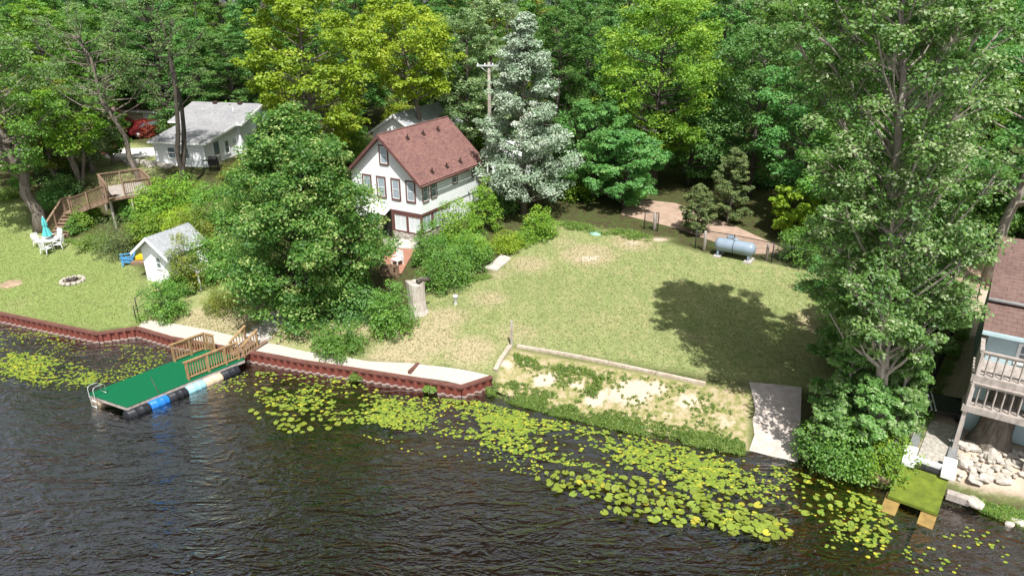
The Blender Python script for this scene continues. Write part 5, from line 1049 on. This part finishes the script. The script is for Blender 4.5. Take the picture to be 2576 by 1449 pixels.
for px, py, H, rad, sd, lab in ((2150, 1010, 6.2, 1.7, 51, "slender young poplar between the concrete ramp and the leaning cottonwood"), (2275, 950, 6.6, 1.5, 52, "slender young poplar right of the leaning cottonwood, along the drive fence"), (2185, 880, 7.5, 1.9, 53, "slender young poplar behind the leaning cottonwood at the lawn's edge"), (2335, 815, 6.5, 1.5, 54, "slender young poplar at the upper end of the drive fence"),
    (2105, 1100, 4.4, 1.3, 55, "young poplar leaning over the concrete ramp's right edge"), (2165, 1155, 3.6, 1.1, 56, "small poplar sapling just left of the cottonwood's foot"), (2236, 1120, 4.6, 1.1, 57, "poplar sapling just right of the cottonwood's foot"), (2118, 930, 5.6, 1.6, 58, "young poplar beside the lawn above the concrete ramp"), (2305, 870, 6.0, 1.4, 59, "young poplar halfway along the drive fence"), (2070, 1150, 2.6, 1.1, 60, "lowest poplar sapling beside the ramp near the water")):
    make_tree("young_poplar", lab, "tree", T(px, py), H, rad, .08, 'column', 34, 8, 44, .18, 'leaf_cotton', 'bark_pale', .08, seed=sd, lobe_r=.36, shell=.45, twigs=1)
# left side trees
p = T(102, 580); make_tree("ash_tree", "leaning thick grey trunk on the left lawn beside the white table", "tree", p, 13.5, 4.6, .34, 'round', 40, 8, 34, .22, 'leaf_mid', 'bark', .42, lean=(-2.0, -.5), wob=.12, seed=20, lobe_r=.24, shell=.6, twigs=2)
p = at_depth(358, 52); make_tree("black_locust", "tall sparse feathery locust with twisting bare limbs in front of the car", "tree", p, topz(300, 10, 52) - p.z, 4.6, .5, 'vase', 36, 6, 22, .17, 'leaf_locust', 'bark', .21, lean=(-2.6, 0), wob=.3, seed=21, lobe_r=.22, flat=.45, shell=.6, twigs=3, stem_top=.85)
p = at_depth(466, 52); make_tree("black_locust", "tall feathery locust with a dark double trunk before the ranch house", "tree", p, topz(450, -35, 52) - p.z, 4.3, .5, 'vase', 38, 6, 22, .17, 'leaf_locust', 'bark_dark', .2, lean=(-.6, 0), wob=.22, seed=22, lobe_r=.22, flat=.45, shell=.6, twigs=3, stem_top=.85, stems=2)
p = T(205, 470); make_tree("box_elder", "small multi stemmed tree with slanting trunks left of the hillside deck", "tree", p, topz(190, 230, p.y) - p.z, 3.4, .4, 'round', 26, 8, 34, .22, 'leaf_bright', 'bark', .14, seed=23, stems=3, lobe_r=.3, twigs=1)
p = at_depth(60, 53); make_tree("white_poplar", "pale leaved poplar at the left edge above the brick house", "tree", p, topz(60, 60, 53) - p.z, 3.9, .3, 'round', 34, 8, 36, .24, 'leaf_silverish', 'bark', .25, seed=24, lobe_r=.27)
p = at_depth(235, 55.5); make_tree("white_poplar", "small pale leaved poplar in front of the brown roofed house", "tree", p, topz(225, 215, 55.5) - p.z, 3.0, .16, 'round', 30, 8, 34, .23, 'leaf_silverish', 'bark', .18, seed=25, lobe_r=.3)
p = at_depth(140, 54.5); make_tree('box_elder', 'leafy yellow tinged tree between the thick leaning trunk and the brown roofed house', 'tree', p, topz(140, 250, 54.5) - p.z, 2.9, .15, 'round', 30, 8, 34, .22, 'leaf_olive', 'bark', .16, seed=26, lobe_r=.28)
p = at_depth(285, 58); make_tree('box_elder', 'small leafy tree hiding the right end of the brown roofed house', 'tree', p, topz(285, 265, 58) - p.z, 2.0, .2, 'round', 22, 8, 34, .22, 'leaf_mid', 'bark', .14, seed=27, lobe_r=.3)
# nearer trees along the back and right edge of the lawn
for args in [("dark leafed tree at the back corner of the lawn, right of the silver poplar", 1490, 54, 260, 3.8, 'leaf_dark', 31), ("low feathery green tree overhanging the lawn beside the dirt road", 1570, 51.5, 330, 3.2, 'leaf_cool', 32), ("dark tree right of the dirt road mouth", 1730, 58, 200, 4.4, 'leaf_dark', 33),
             ("tall dark green tree behind the propane tank", 1880, 55, 60, 4.8, 'leaf_dark', 34), ("broad cool green tree to the right behind the propane tank", 2010, 49, 110, 4.4, 'leaf_cool', 35), ("mid green tree close to the lawn's right edge", 2110, 44, 200, 3.9, 'leaf_mid', 36),
             ("tall mid green tree between the bright tree and the cottonwood", 1960, 62, -40, 5, 'leaf_mid', 37), ("small bright yellow green tree at the right edge of the lawn", 1990, 45.5, 470, 1.9, 'leaf_lime', 38), ("bushy tree beyond the dirt road at the far right", 2470, 45, 420, 3.6, 'leaf_mid', 39), ("dark bushy tree at the right frame edge beyond the road", 2590, 44, 380, 3.8, 'leaf_dark', 40)]:
    lab, px, Y, ty, rad, lm, sd = args; p = at_depth(px, Y); H = topz(px, ty, Y) - p.z
    make_tree("broadleaf_tree", lab, "tree", p, H, rad, .12 if H < 12 else .2, 'round' if sd != 38 else 'round', 40, 9, 40, .24, lm, 'bark_dark', .06 + H * .014, seed=sd, lobe_r=.26, shell=.58, twigs=1)
p = T(1760, 600); make_tree("juniper_tree", "small feathery grey green juniper at the edge of the dirt road", "tree", (p.x, p.y + 1.0, p.z), 3.4, 1.5, .1, 'dome', 34, 8, 60, .11, 'leaf_juniper', 'bark', .09, seed=41, lobe_r=.3)
p = T(1725, 612) ; make_tree("juniper_tree", "dark juniper over the fence left of the propane tank", "tree", (p.x + 3.9, p.y + 4.0, p.z), 5.4, 1.7, .12, 'dome', 40, 8, 60, .12, 'leaf_juniper', 'bark_dark', .1, seed=42, lobe_r=.3)
# forest behind: prototypes copied
G_ = "trees of the wood behind the houses"
FL = {'leaf_dark': "dark green tree in the wood behind the houses", 'leaf_mid': "mid green tree in the wood behind the houses", 'leaf_cool': "cool blue green tree in the wood behind the houses", 'leaf_olive': "yellowish olive tree in the wood behind the houses", 'leaf_silverish': "pale silvery green tree in the wood behind the houses", 'leaf_bright': "fresh bright green tree in the wood behind the houses"}
PR = {}; rng = random.Random(5)
for k, (lm, knd) in enumerate([('leaf_dark', 'round'), ('leaf_mid', 'round'), ('leaf_cool', 'column'), ('leaf_olive', 'round'), ('leaf_silverish', 'round'), ('leaf_bright', 'dome'), ('leaf_dark', 'column'), ('leaf_mid', 'dome')]):
    PR.setdefault(lm, []).append([make_tree("forest_tree", FL[lm], "tree", (0, 0, 0), 18, 4.9, .1 if k % 2 else .16, knd, 46, 8, 34, .31, lm, 'bark_dark', .28, seed=60 + k, lobe_r=.26, shell=.6, group=G_ + ", " + lm.split('_')[1]), False])
row = []
pal = ['leaf_dark', 'leaf_mid', 'leaf_cool', 'leaf_mid', 'leaf_dark', 'leaf_olive', 'leaf_mid', 'leaf_dark', 'leaf_bright']
for px, Y, ty, lm in [(-70, 60, 150, 'leaf_olive'), (40, 66, 40, 'leaf_mid'), (120, 60, 190, 'leaf_olive'), (150, 71, -10, 'leaf_bright'), (260, 69, 20, 'leaf_mid'), (330, 74, 0, 'leaf_cool'), (420, 73, 30, 'leaf_cool'), (520, 72, 50, 'leaf_dark'), (600, 71, 90, 'leaf_dark'), (660, 74, -10, 'leaf_cool'),
                      (900, 72, -30, 'leaf_dark'), (1100, 68, 40, 'leaf_mid'), (1180, 64, 20, 'leaf_silverish'), (1240, 69, -10, 'leaf_silverish'), (1400, 66, 30, 'leaf_dark'), (1470, 70, -20, 'leaf_dark'), (1560, 66, 20, 'leaf_cool'), (1790, 68, -20, 'leaf_cool'), (1860, 70, -30, 'leaf_silverish'), (2060, 66, -60, 'leaf_mid'), (2160, 58, -50, 'leaf_mid'), (2260, 62, -60, 'leaf_dark'), (2370, 55, -80, 'leaf_bright'), (2460, 58, -70, 'leaf_mid'), (2570, 56, -60, 'leaf_dark'), (2680, 52, -60, 'leaf_mid')]:
    row.append((px, Y, ty, lm))
for Y, stp in ((79, 128), (91, 118), (106, 110), (124, 100)):
    px = -160
    while px < 2760:
        row.append((px + rng.uniform(-25, 25), Y + rng.uniform(-4, 4), rng.uniform(-110, -25), rng.choice(pal))); px += stp * rng.uniform(.85, 1.15)
for px, Y, ty, lm in row:
    p = at_depth(px, Y); H = max(topz(px, ty, Y) - p.z, 7); pr_ = rng.choice(PR[lm]); s_ = H / 18; sx_ = min(1.25, max(.8, s_ * rng.uniform(.95, 1.12)))
    if not pr_[1]: o_ = pr_[0]; pr_[1] = True
    else: o_ = dup(pr_[0])
    o_.location = p; o_.rotation_euler = (0, 0, rng.uniform(0, 6.28)); o_.scale = (sx_, sx_, s_)
for v in PR.values():
    for o_, used in v:
        if not used: o_.location = at_depth(1300, 112); o_.rotation_euler = (0, 0, 1)
# understorey shrubs below the wood
UL = {'leaf_dark': "dark green undergrowth bush at the foot of the wood", 'leaf_mid': "mid green undergrowth bush at the foot of the wood", 'leaf_bright': "bright green undergrowth bush at the foot of the wood"}
UP = {}
for k, lm in enumerate(UL): UP[lm] = [make_shrub("undergrowth_bush", UL[lm], (0, 0, 0), 2.2, 3.2, lm, .25, 36, 22, 80 + k, "undergrowth bushes, " + lm.split('_')[1], "bush"), False]
ul = [(1400, 57), (1455, 54), (1520, 58), (1580, 61), (1830, 60), (1930, 58), (2010, 57), (2090, 52), (2150, 48), (1300, 66), (1150, 66), (1080, 66), (900, 63), (720, 64), (600, 66), (520, 68), (430, 70), (250, 64), (140, 56), (80, 60), (2230, 50), (2350, 49), (2430, 51), (2520, 50), (2600, 48), (2680, 45), (1700, 66), (1780, 66), (1220, 72), (2060, 60)]
for px, Y in ul:
    lm = rng.choice(list(UL)); pr_ = UP[lm]; o_ = pr_[0] if not pr_[1] else dup(pr_[0]); pr_[1] = True; o_.location = at_depth(px, Y); o_.rotation_euler = (0, 0, rng.uniform(0, 6.28)); s_ = rng.uniform(.75, 1.2); o_.scale = (s_, s_, s_ * rng.uniform(.9, 1.3))
# garden shrubs: photo px of the base centre, radius m, height m, leaf kind, label
for px, py, rad, H, lm, lf_, lab in [
    (420, 795, 1.45, 2.4, 'leaf_mid', .13, "dense round shrub just right of the iron gate frame"), (560, 775, 1.35, 1.5, 'leaf_olive', .1, "low dome shaped clipped shrub under the maple's left side"), (852, 880, 1.5, 1.5, 'leaf_mid', .14, "round shrub spilling onto the seawall in front of the maple"), (985, 835, 1.5, 2.9, 'leaf_mid', .15, "tall shrub between the maple and the dead stump"),
    (905, 800, 1.6, 2.0, 'leaf_dark', .15, "dark shrub in the maple's shade behind the seawall shrub"), (820, 800, 1.5, 1.4, 'leaf_dark', .15, "low dark shrub around the maple trunk"),
    (1120, 720, 1.9, 2.6, 'leaf_mid', .15, "broad lilac bush beside the red patio, nearest the stump"), (1180, 670, 1.7, 2.5, 'leaf_mid', .15, "green lilac bush above the pale concrete slab"), (1085, 665, 1.4, 2.8, 'leaf_mid', .15, "lilac bush right against the cottage's stone base"), (1150, 615, 1.7, 3.4, 'leaf_bright', .16, "bright leafy bush hiding the cottage's right wall"), (1215, 580, 1.4, 3.6, 'leaf_bright', .16, "tall airy bright bush at the far end of the cottage's right wall"), (1190, 640, 1.2, 1.6, 'leaf_lime', .14, "yellow green shrub beside the cottage side bushes"),
    (1268, 532, 1.7, 3.2, 'leaf_dark', .17, "dark round bush behind the cottage in front of the white garage"), (1358, 597, 1.35, 2.2, 'leaf_bright', .16, "round bright green bush at the lawn's back left corner"), (1275, 628, 1.25, 1.3, 'leaf_lime', .12, "low yellow green shrub beside the concrete slab"), (1318, 610, 1.1, 1.0, 'leaf_bright', .12, "low sprawling shrub between the two bushes by the lawn"),
    (300, 640, 1.6, 2.6, 'leaf_juniper', .1, "grey green fine leaved round bush above the blue chair"), (225, 560, 1.2, 1.5, 'leaf_bright', .15, "leafy shrub beside the wooden stairs"), (240, 618, 1.5, .8, 'weed', .13, "low bright groundcover bush at the foot of the hill by the table"), (195, 580, .9, 1.0, 'leaf_mid', .14, "small shrub against the stair's right side"), (400, 545, 1.9, 2.8, 'leaf_bright', .17, "bright green bush below the hillside deck's right end"), (470, 520, 2.0, 2.6, 'leaf_bright', .17, "wide bright bush below the ranch house's wing"), (470, 590, 1.8, 2.2, 'leaf_lime', .15, "yellow green bush on the slope above the shed"), (375, 600, 1.6, 1.9, 'leaf_bright', .15, "leafy bush on the slope between the deck and the shed"), (555, 560, 2.0, 3.0, 'leaf_mid', .17, "mid green bush below the ranch house door"), (600, 480, 1.6, 2.4, 'leaf_olive', .16, "olive bush close to the ranch house's right wall"), (340, 545, 1.2, 1.4, 'leaf_mid', .14, "low green shrub under the hillside deck"),
    (500, 640, 1.7, 3.6, 'leaf_olive', .13, "tall yellowish bush leaning over the shed's grey roof"), (520, 655, 1.5, 2.6, 'leaf_olive', .13, "yellowish wispy bush over the shed's slatted canopy"), (478, 730, 1.3, 3.5, 'leaf_olive', .13, "leafy bush covering the shed's front right corner"), (455, 690, 1.2, 3.0, 'leaf_olive', .12, "wispy yellowish bush draped over the right end of the shed roof"), (448, 742, 1.0, 1.5, 'leaf_mid', .12, "small leafy shrub in front of the shed's white gable"), (535, 700, 1.6, 3.1, 'leaf_mid', .14, "tall leafy bush standing right in front of the slatted canopy"), (585, 690, 1.6, 2.4, 'leaf_mid', .16, "green bush between the shed canopy and the maple"), (640, 560, 2.0, 3.6, 'leaf_mid', .17, "tall bush behind the maple's left shoulder"),
    (160, 490, 1.6, 1.8, 'leaf_dark', .15, "dark bush in the shade behind the thick leaning trunk"), (55, 470, 1.0, 1.0, 'leaf_mid', .13, "small round bush by the rocks at the left edge"), (20, 500, 1.0, .7, 'weed', .12, "low bright bush at the left frame edge"), (140, 520, 1.5, 1.6, 'leaf_dark', .15, "dark bush beside the top of the lower stairs"), (364, 345, 1.1, 1.6, 'leaf_red', .14, "small bush with red leaves beside the red car"),
    (890, 420, 1.3, 4.5, 'leaf_bright', .2, "bright sapling bush between the maple and the cottage gable"), (1125, 300, 1.7, 3.6, 'leaf_gold', .2, "golden bush behind the cottage ridge"), (1190, 370, 2.2, 5.0, 'leaf_lime', .2, "tall yellow green bush behind the cottage's right gable end"), (1000, 330, 1.8, 4.0, 'leaf_gold', .2, "yellow shrub above the pale grey cottage roof"),
    (2090, 1160, 1.7, 2.0, 'leaf_mid', .15, "low shrub beside the concrete ramp's foot"), (2200, 1170, 1.6, 1.7, 'leaf_bright', .14, "bright shrub around the cottonwood's foot at the water"), (2245, 1040, 1.4, 3.4, 'leaf_cotton', .16, "sapling thicket right of the cottonwood trunk by the drive fence"), (2200, 930, 1.9, 4.4, 'leaf_mid', .16, "tall green thicket behind the cottonwood trunk"), (2130, 830, 1.9, 3.6, 'leaf_mid', .16, "green thicket at the lawn's right edge"), (2240, 820, 2.0, 4.0, 'leaf_dark', .16, "dark thicket behind the cottonwood in the middle of the hedge"), (2080, 740, 1.6, 2.6, 'leaf_cool', .16, "cool green bush at the lawn's upper right corner"), (2190, 750, 2.0, 3.6, 'leaf_dark', .17, "dark bush behind the hedge near the fence corner"), (2010, 660, 1.5, 2.6, 'leaf_mid', .16, "bush just right of the propane tank")]:
    p = T(px, py); make_shrub("shrub", lab, p, rad, H, lm, lf_, 40, 24, seed=int(px * 7 + py), cat="bush")
# weeds: grassy clumps at the seawall, bank vegetation, edges (stuff)
def tuft(loc, label):
    r = np.random.default_rng(int(loc[0] * 100) % 999); n = 130; a = r.random(n) * 6.28; q = .32 * np.sqrt(r.random(n)); C = np.stack([np.cos(a) * q, np.sin(a) * q, .15 + .35 * (1 - q / .34) * r.random(n)], 1)
    V, tn = leaves(r, C, np.full(n, .1), 4, .16, 1, .6, .2); o_ = leafobj("water_plant", V, tn, M['weed']); o_.location = loc; tag(o_, label, "plant")
tuft(G(897, 955, 0), "bright green weed clump growing at the seawall's foot left of the tie beam"); tuft(G(1085, 985, 0), "bright green weed clump at the seawall's foot near its right corner")
def scatter(poly, n, seed, h=(.05, .25), dens=None):
    r = np.random.default_rng(seed); pts = [wpt(*q) for q in poly]; px_ = np.array([q[0] for q in pts]); py_ = np.array([q[1] for q in pts]); out = []
    while len(out) < n:
        X = r.uniform(px_.min(), px_.max(), 4000); Y = r.uniform(py_.min(), py_.max(), 4000); ins = np.zeros(4000, bool)
        for i in range(len(pts)):
            (ax_, ay_), (bx_, by_) = pts[i - 1], pts[i]
            if abs(by_ - ay_) < 1e-9: continue
            ins ^= ((ay_ > Y) != (by_ > Y)) & (X < (bx_ - ax_) * (Y - ay_) / (by_ - ay_) + ax_)
        if dens is not None: ins &= r.random(4000) < dens(X, Y)
        out += list(zip(X[ins], Y[ins]))
    P = np.array(out[:n]); Z = hz_np(P[:, 0], P[:, 1]) + r.uniform(*h, n); return np.stack([P[:, 0], P[:, 1], Z], 1), r
def weedstuff(name, label, parts, leaf=.11):
    Vs, Ts = [], []
    for poly, n, seed, h, rad in parts:
        dn = lambda X, Y: np.clip(.5 + .9 * np.sin(X * 1.9 + 1.3 * np.sin(Y * 1.7)) * np.sin(Y * 2.3 + np.sin(X * 1.1)), .05, 1)
        C, r = scatter(poly, n, seed, h, dn); V, tn = leaves(r, C, np.full(n, rad), 8, leaf * 1.15, .9, .6, .22, droop=-.5, asp=.32); Vs.append(V); Ts.append(tn)
    o_ = leafobj(name, np.concatenate(Vs), np.concatenate(Ts), M['weed']); tag(o_, label, "weeds", kind='stuff')
weedstuff("shoreline_weeds", "bright green weeds along the sandy bank at the water's edge", [
    ([(1222, 978), (1420, 1025), (1620, 1070), (1870, 1120), (1870, 1150), (1600, 1098), (1400, 1052), (1230, 998)], 3600, 1, (.0, .2), .1), ([(1240, 965), (1300, 960), (1600, 1050), (1860, 1105), (1870, 1130), (1600, 1085), (1240, 990)], 700, 2, (.0, .08), .08),
    ([(1290, 890), (1500, 935), (1500, 975), (1460, 1000), (1300, 930)], 420, 3, (0, .08), .08), ([(1500, 930), (1770, 975), (1870, 1060), (1850, 1100), (1600, 1060)], 260, 4, (0, .06), .08), ([(1480, 945), (1520, 950), (1500, 1010), (1470, 990)], 130, 5, (0, .2), .1)])
def lawngrass():
    C, r = scatter([(900, 900), (1010, 790), (1100, 735), (1230, 695), (1300, 640), (1405, 562), (1640, 604), (1780, 645), (2060, 690), (2170, 860), (2150, 980), (1900, 962), (1285, 868), (1245, 940)], 26000, 41, (.0, .02)); C2, r = scatter([(-40, 775), (-40, 560), (90, 590), (200, 630), (330, 670), (355, 700), (340, 810), (245, 825)], 9000, 42, (0, .02)); C3, r = scatter([(360, 800), (500, 790), (760, 760), (880, 890), (620, 850)], 3000, 43, (0, .02))
    C = np.concatenate([C, C2, C3]); V, tn = leaves(r, C, np.full(len(C), .045), 3, .085, .6, .9, .2, droop=-.7, asp=.3); o_ = leafobj("lawn_grass", V, tn, M['lawn_blade']); tag(o_, "short mown grass blades scattered over the lawns", "grass", kind='stuff')
lawngrass()
weedstuff("lawn_edge_weeds", "leafy weeds fringing the back and side edges of the lawn", [
    ([(1400, 560), (1600, 588), (1640, 600), (1640, 612), (1400, 575)], 700, 6, (0, .25), .13), ([(2030, 1180), (2240, 1205), (2235, 1225), (2120, 1205), (2040, 1195)], 700, 7, (0, .3), .13), ([(2290, 1110), (2430, 800), (2440, 830), (2320, 1110)], 700, 8, (0, .2), .11), ([(2450, 1255), (2600, 1300), (2600, 1340), (2460, 1285)], 700, 9, (0, .12), .08), ([(1070, 720), (1220, 690), (1240, 700), (1080, 735)], 300, 10, (0, .12), .1), ([(160, 610), (280, 640), (330, 655), (250, 600)], 500, 11, (0, .2), .11)])
# ------------------------------------------------------------------ water lilies
def padverts(r, seed, n=14, tilt=0, cup=.0):
    rg = random.Random(seed); vs = []; notch = .28
    for k in range(n): q = notch + (2 * math.pi - 2 * notch) * k / (n - 1); rr0 = r * (1 + .05 * math.sin(3 * q + seed) + rg.uniform(-.03, .03)); vs.append(Vector((math.cos(q) * rr0 * 1.12, math.sin(q) * rr0 * .92, cup * rr0 + rg.uniform(-.006, .006))))
    vs.append(Vector((r * .15, 0, 0))); return vs
LB = {0: "broad yellow green lily leaf standing on its stem in the near cluster below the ramp", 1: "yellow green lily leaf in the bright raised cluster right of the dock", 2: "yellow green lily leaf in the cluster left of the mossy platform"}
protos_ = []
for k in range(6):
    mb = MB(); vs = padverts(.17, k, cup=.08 if k % 2 else .03); n = len(vs); mb.add(vs, [(i, i + 1, n - 1) for i in range(n - 2)], True)
    root = thing("lily_pad", "", "lily pad", (0, 0, -5)); bl = mb.build("leaf", M['pad'], root); a_ = bl.data.attributes.new("tone", 'FLOAT', 'FACE'); tn = [.35, .5, .62, .75, .55, .97][k]; a_.data.foreach_set('value', [tn] * len(bl.data.polygons))
    mb = MB(); mb.tube([(.03, 0, -.004), (.06, .02, -.15), (.1, .04, -.35)], .009, 5, False); mb.build("stem", M['weed'], root); protos_.append([root, False])
rng = random.Random(21)
clusters = [((1400, 1205), 50, 14, 16, 0), ((1460, 1225), 60, 18, 18, 0), ((1540, 1240), 60, 18, 22, 0), ((1640, 1262), 70, 22, 26, 0), ((1600, 1225), 60, 16, 14, 0), ((1735, 1262), 80, 22, 26, 0), ((1790, 1300), 80, 22, 26, 0), ((1880, 1320), 75, 20, 26, 0), ((1930, 1335), 50, 18, 16, 0), ((1700, 1300), 60, 16, 12, 0), ((1850, 1265), 60, 22, 10, 0), ((1575, 1285), 45, 14, 7, 0),
            ((690, 1000), 55, 18, 12, 1), ((700, 1038), 60, 14, 14, 1), ((770, 1065), 60, 14, 12, 1), ((745, 1080), 35, 8, 7, 1), ((825, 1055), 45, 14, 8, 1), ((2060, 1270), 55, 20, 10, 2), ((2130, 1290), 70, 25, 14, 2), ((2180, 1325), 60, 18, 14, 2), ((2200, 1290), 35, 14, 8, 2), ((2120, 1345), 45, 20, 8, 2)]
cnt = 0; occ = []
for (cx, cy), rx, ry, n, li in clusters:
    for i in range(n):
        if cnt >= 300: break
        for _ in range(30):
            a = rng.uniform(0, 6.28); q = math.sqrt(rng.random()); p = G(cx + 1.3 * rx * q * math.cos(a), cy + 1.35 * ry * q * math.sin(a), 0)
            if all((p.x - o_[0]) ** 2 + (p.y - o_[1]) ** 2 > .27 ** 2 for o_ in occ): break
        occ.append((p.x, p.y)); k = rng.choice([0, 1, 2, 3, 4, 3, 2]) if rng.random() > .07 else 5; pr_ = protos_[k]; r_ = pr_[0] if not pr_[1] else dup(pr_[0]); pr_[1] = True
        r_.location = (p.x, p.y, rng.uniform(.03, .14) if i % 3 else .02); r_.rotation_euler = (rng.uniform(-.28, .28), rng.uniform(-.28, .28), rng.uniform(0, 6.28)); s_ = rng.uniform(.5, .95); r_.scale = (s_, s_, s_)
        r_['label'] = LB[li]; r_['group'] = ["standing lily leaves in the near cluster", "lily leaves right of the dock", "lily leaves left of the mossy platform"][li]; cnt += 1
# floating small pads: stuff
def inpoly(X, Y, poly):
    ins = np.zeros(X.shape, bool)
    for i in range(len(poly)):
        (ax_, ay_), (bx_, by_) = poly[i - 1], poly[i]
        if ay_ == by_: continue
        ins ^= ((ay_ > Y) != (by_ > Y)) & (X < (bx_ - ax_) * (Y - ay_) / (by_ - ay_) + ax_)
    return ins
NS = .72
regs = [([(-40, 812), (120, 838), (240, 868), (330, 868), (430, 878), (400, 930), (300, 960), (160, 985), (-40, 960)], 1500, .5, (.04, .09)), ([(-40, 870), (100, 890), (250, 935), (240, 968), (100, 965), (-40, 930)], 1300, .95, (.05, .12)), ([(520, 920), (620, 930), (640, 990), (520, 1010)], 110, .3, (.05, .1)), ([(645, 935), (860, 950), (960, 985), (1000, 1060), (900, 1070), (760, 1040), (640, 1010)], 900, .5, (.05, .13)),
        ([(850, 985), (1210, 1010), (1330, 1040), (1330, 1110), (1150, 1105), (960, 1075)], 3000, .9, (.05, .11)), ([(1200, 1040), (1420, 1060), (1700, 1120), (1860, 1150), (1900, 1240), (1650, 1225), (1380, 1160), (1200, 1120)], 2900, .62, (.05, .13)), ([(1700, 1130), (1990, 1180), (2100, 1220), (2080, 1300), (1900, 1260), (1740, 1230)], 900, .5, (.05, .11)), ([(1990, 1200), (2200, 1250), (2260, 1330), (2200, 1420), (2080, 1380)], 420, .4, (.05, .12)), ([(900, 1090), (1060, 1110), (1320, 1140), (1400, 1200), (1240, 1180), (1000, 1130)], 160, .3, (.04, .1)), ([(2250, 1380), (2420, 1320), (2560, 1360), (2520, 1440), (2300, 1440)], 90, .3, (.05, .11)), ([(1500, 1170), (1780, 1240), (2000, 1330), (1960, 1350), (1700, 1290), (1480, 1215)], 420, .6, (.07, .15))]
r = np.random.default_rng(33); Vs = []; Fs = []; Ts = []; base_i = 0
for poly, n, dens, (s0, s1) in regs:
    wp_ = [tuple(G(x, y, 0).xy) for x, y in poly]; xs_ = [q[0] for q in wp_]; ys_2 = [q[1] for q in wp_]; got = 0
    n = int(n * NS)
    while got < n:
        X = r.uniform(min(xs_), max(xs_), 3000); Y = r.uniform(min(ys_2), max(ys_2), 3000); ok = inpoly(X, Y, wp_) & (Y < ys(X) - .12)
        f = .5 + .32 * np.sin(X * 1.15 + 2 * np.sin(Y * .55)) + .3 * np.sin(Y * 1.7 + 1.5 * np.sin(X * .8)) + .55 * np.sin(X * 5.3 + 2.4 * np.sin(Y * 4.1)) * np.sin(Y * 6.2 + 2 * np.sin(X * 3.3)); ok &= r.random(3000) < np.clip((f - .55 + dens * .6) * 1.1, .02, 1)
        rel = Vector((0, 0, 0)); uu = (X - O.x) * ax.x + (Y - O.y) * ax.y; vv = (X - O.x) * ay.x + (Y - O.y) * ay.y; ok &= ~((uu > -.3) & (uu < Ld + .3) & (vv > -.4) & (vv < Wd + .3))
        for x, y in zip(X[ok], Y[ok]):
            if got >= n: break
            s_ = r.uniform(s0, s1) * .7; q0 = r.random() * 6.28; k = 8; el = r.uniform(.7, 1)
            q = q0 + .35 + (2 * math.pi - .7) * np.arange(k) / (k - 1); z = .006 + .012 * r.random(); tx, ty = r.normal(size=2) * .12
            vx, vy = np.cos(q) * s_, np.sin(q) * s_ * el; V = np.stack([x + vx, y + vy, z + np.abs(tx * vx + ty * vy)], 1); Vs.append(V); Fs.append(list(range(base_i, base_i + k))); base_i += k
            Ts.append(np.clip(r.normal(.5, .2) if r.random() > .09 else .97, 0, 1)); got += 1
me = bpy.data.meshes.new("floating_lily_pads"); me.from_pydata(np.concatenate(Vs).tolist(), [], Fs); a_ = me.attributes.new("tone", 'FLOAT', 'FACE'); a_.data.foreach_set('value', np.array(Ts, np.float32)); me.materials.append(M['pad'])
o_ = bpy.data.objects.new("floating_lily_pads", me); COL.objects.link(o_); tag(o_, "thousands of small yellow green lily pads floating in drifts along the shore", "lily pads", kind='stuff')
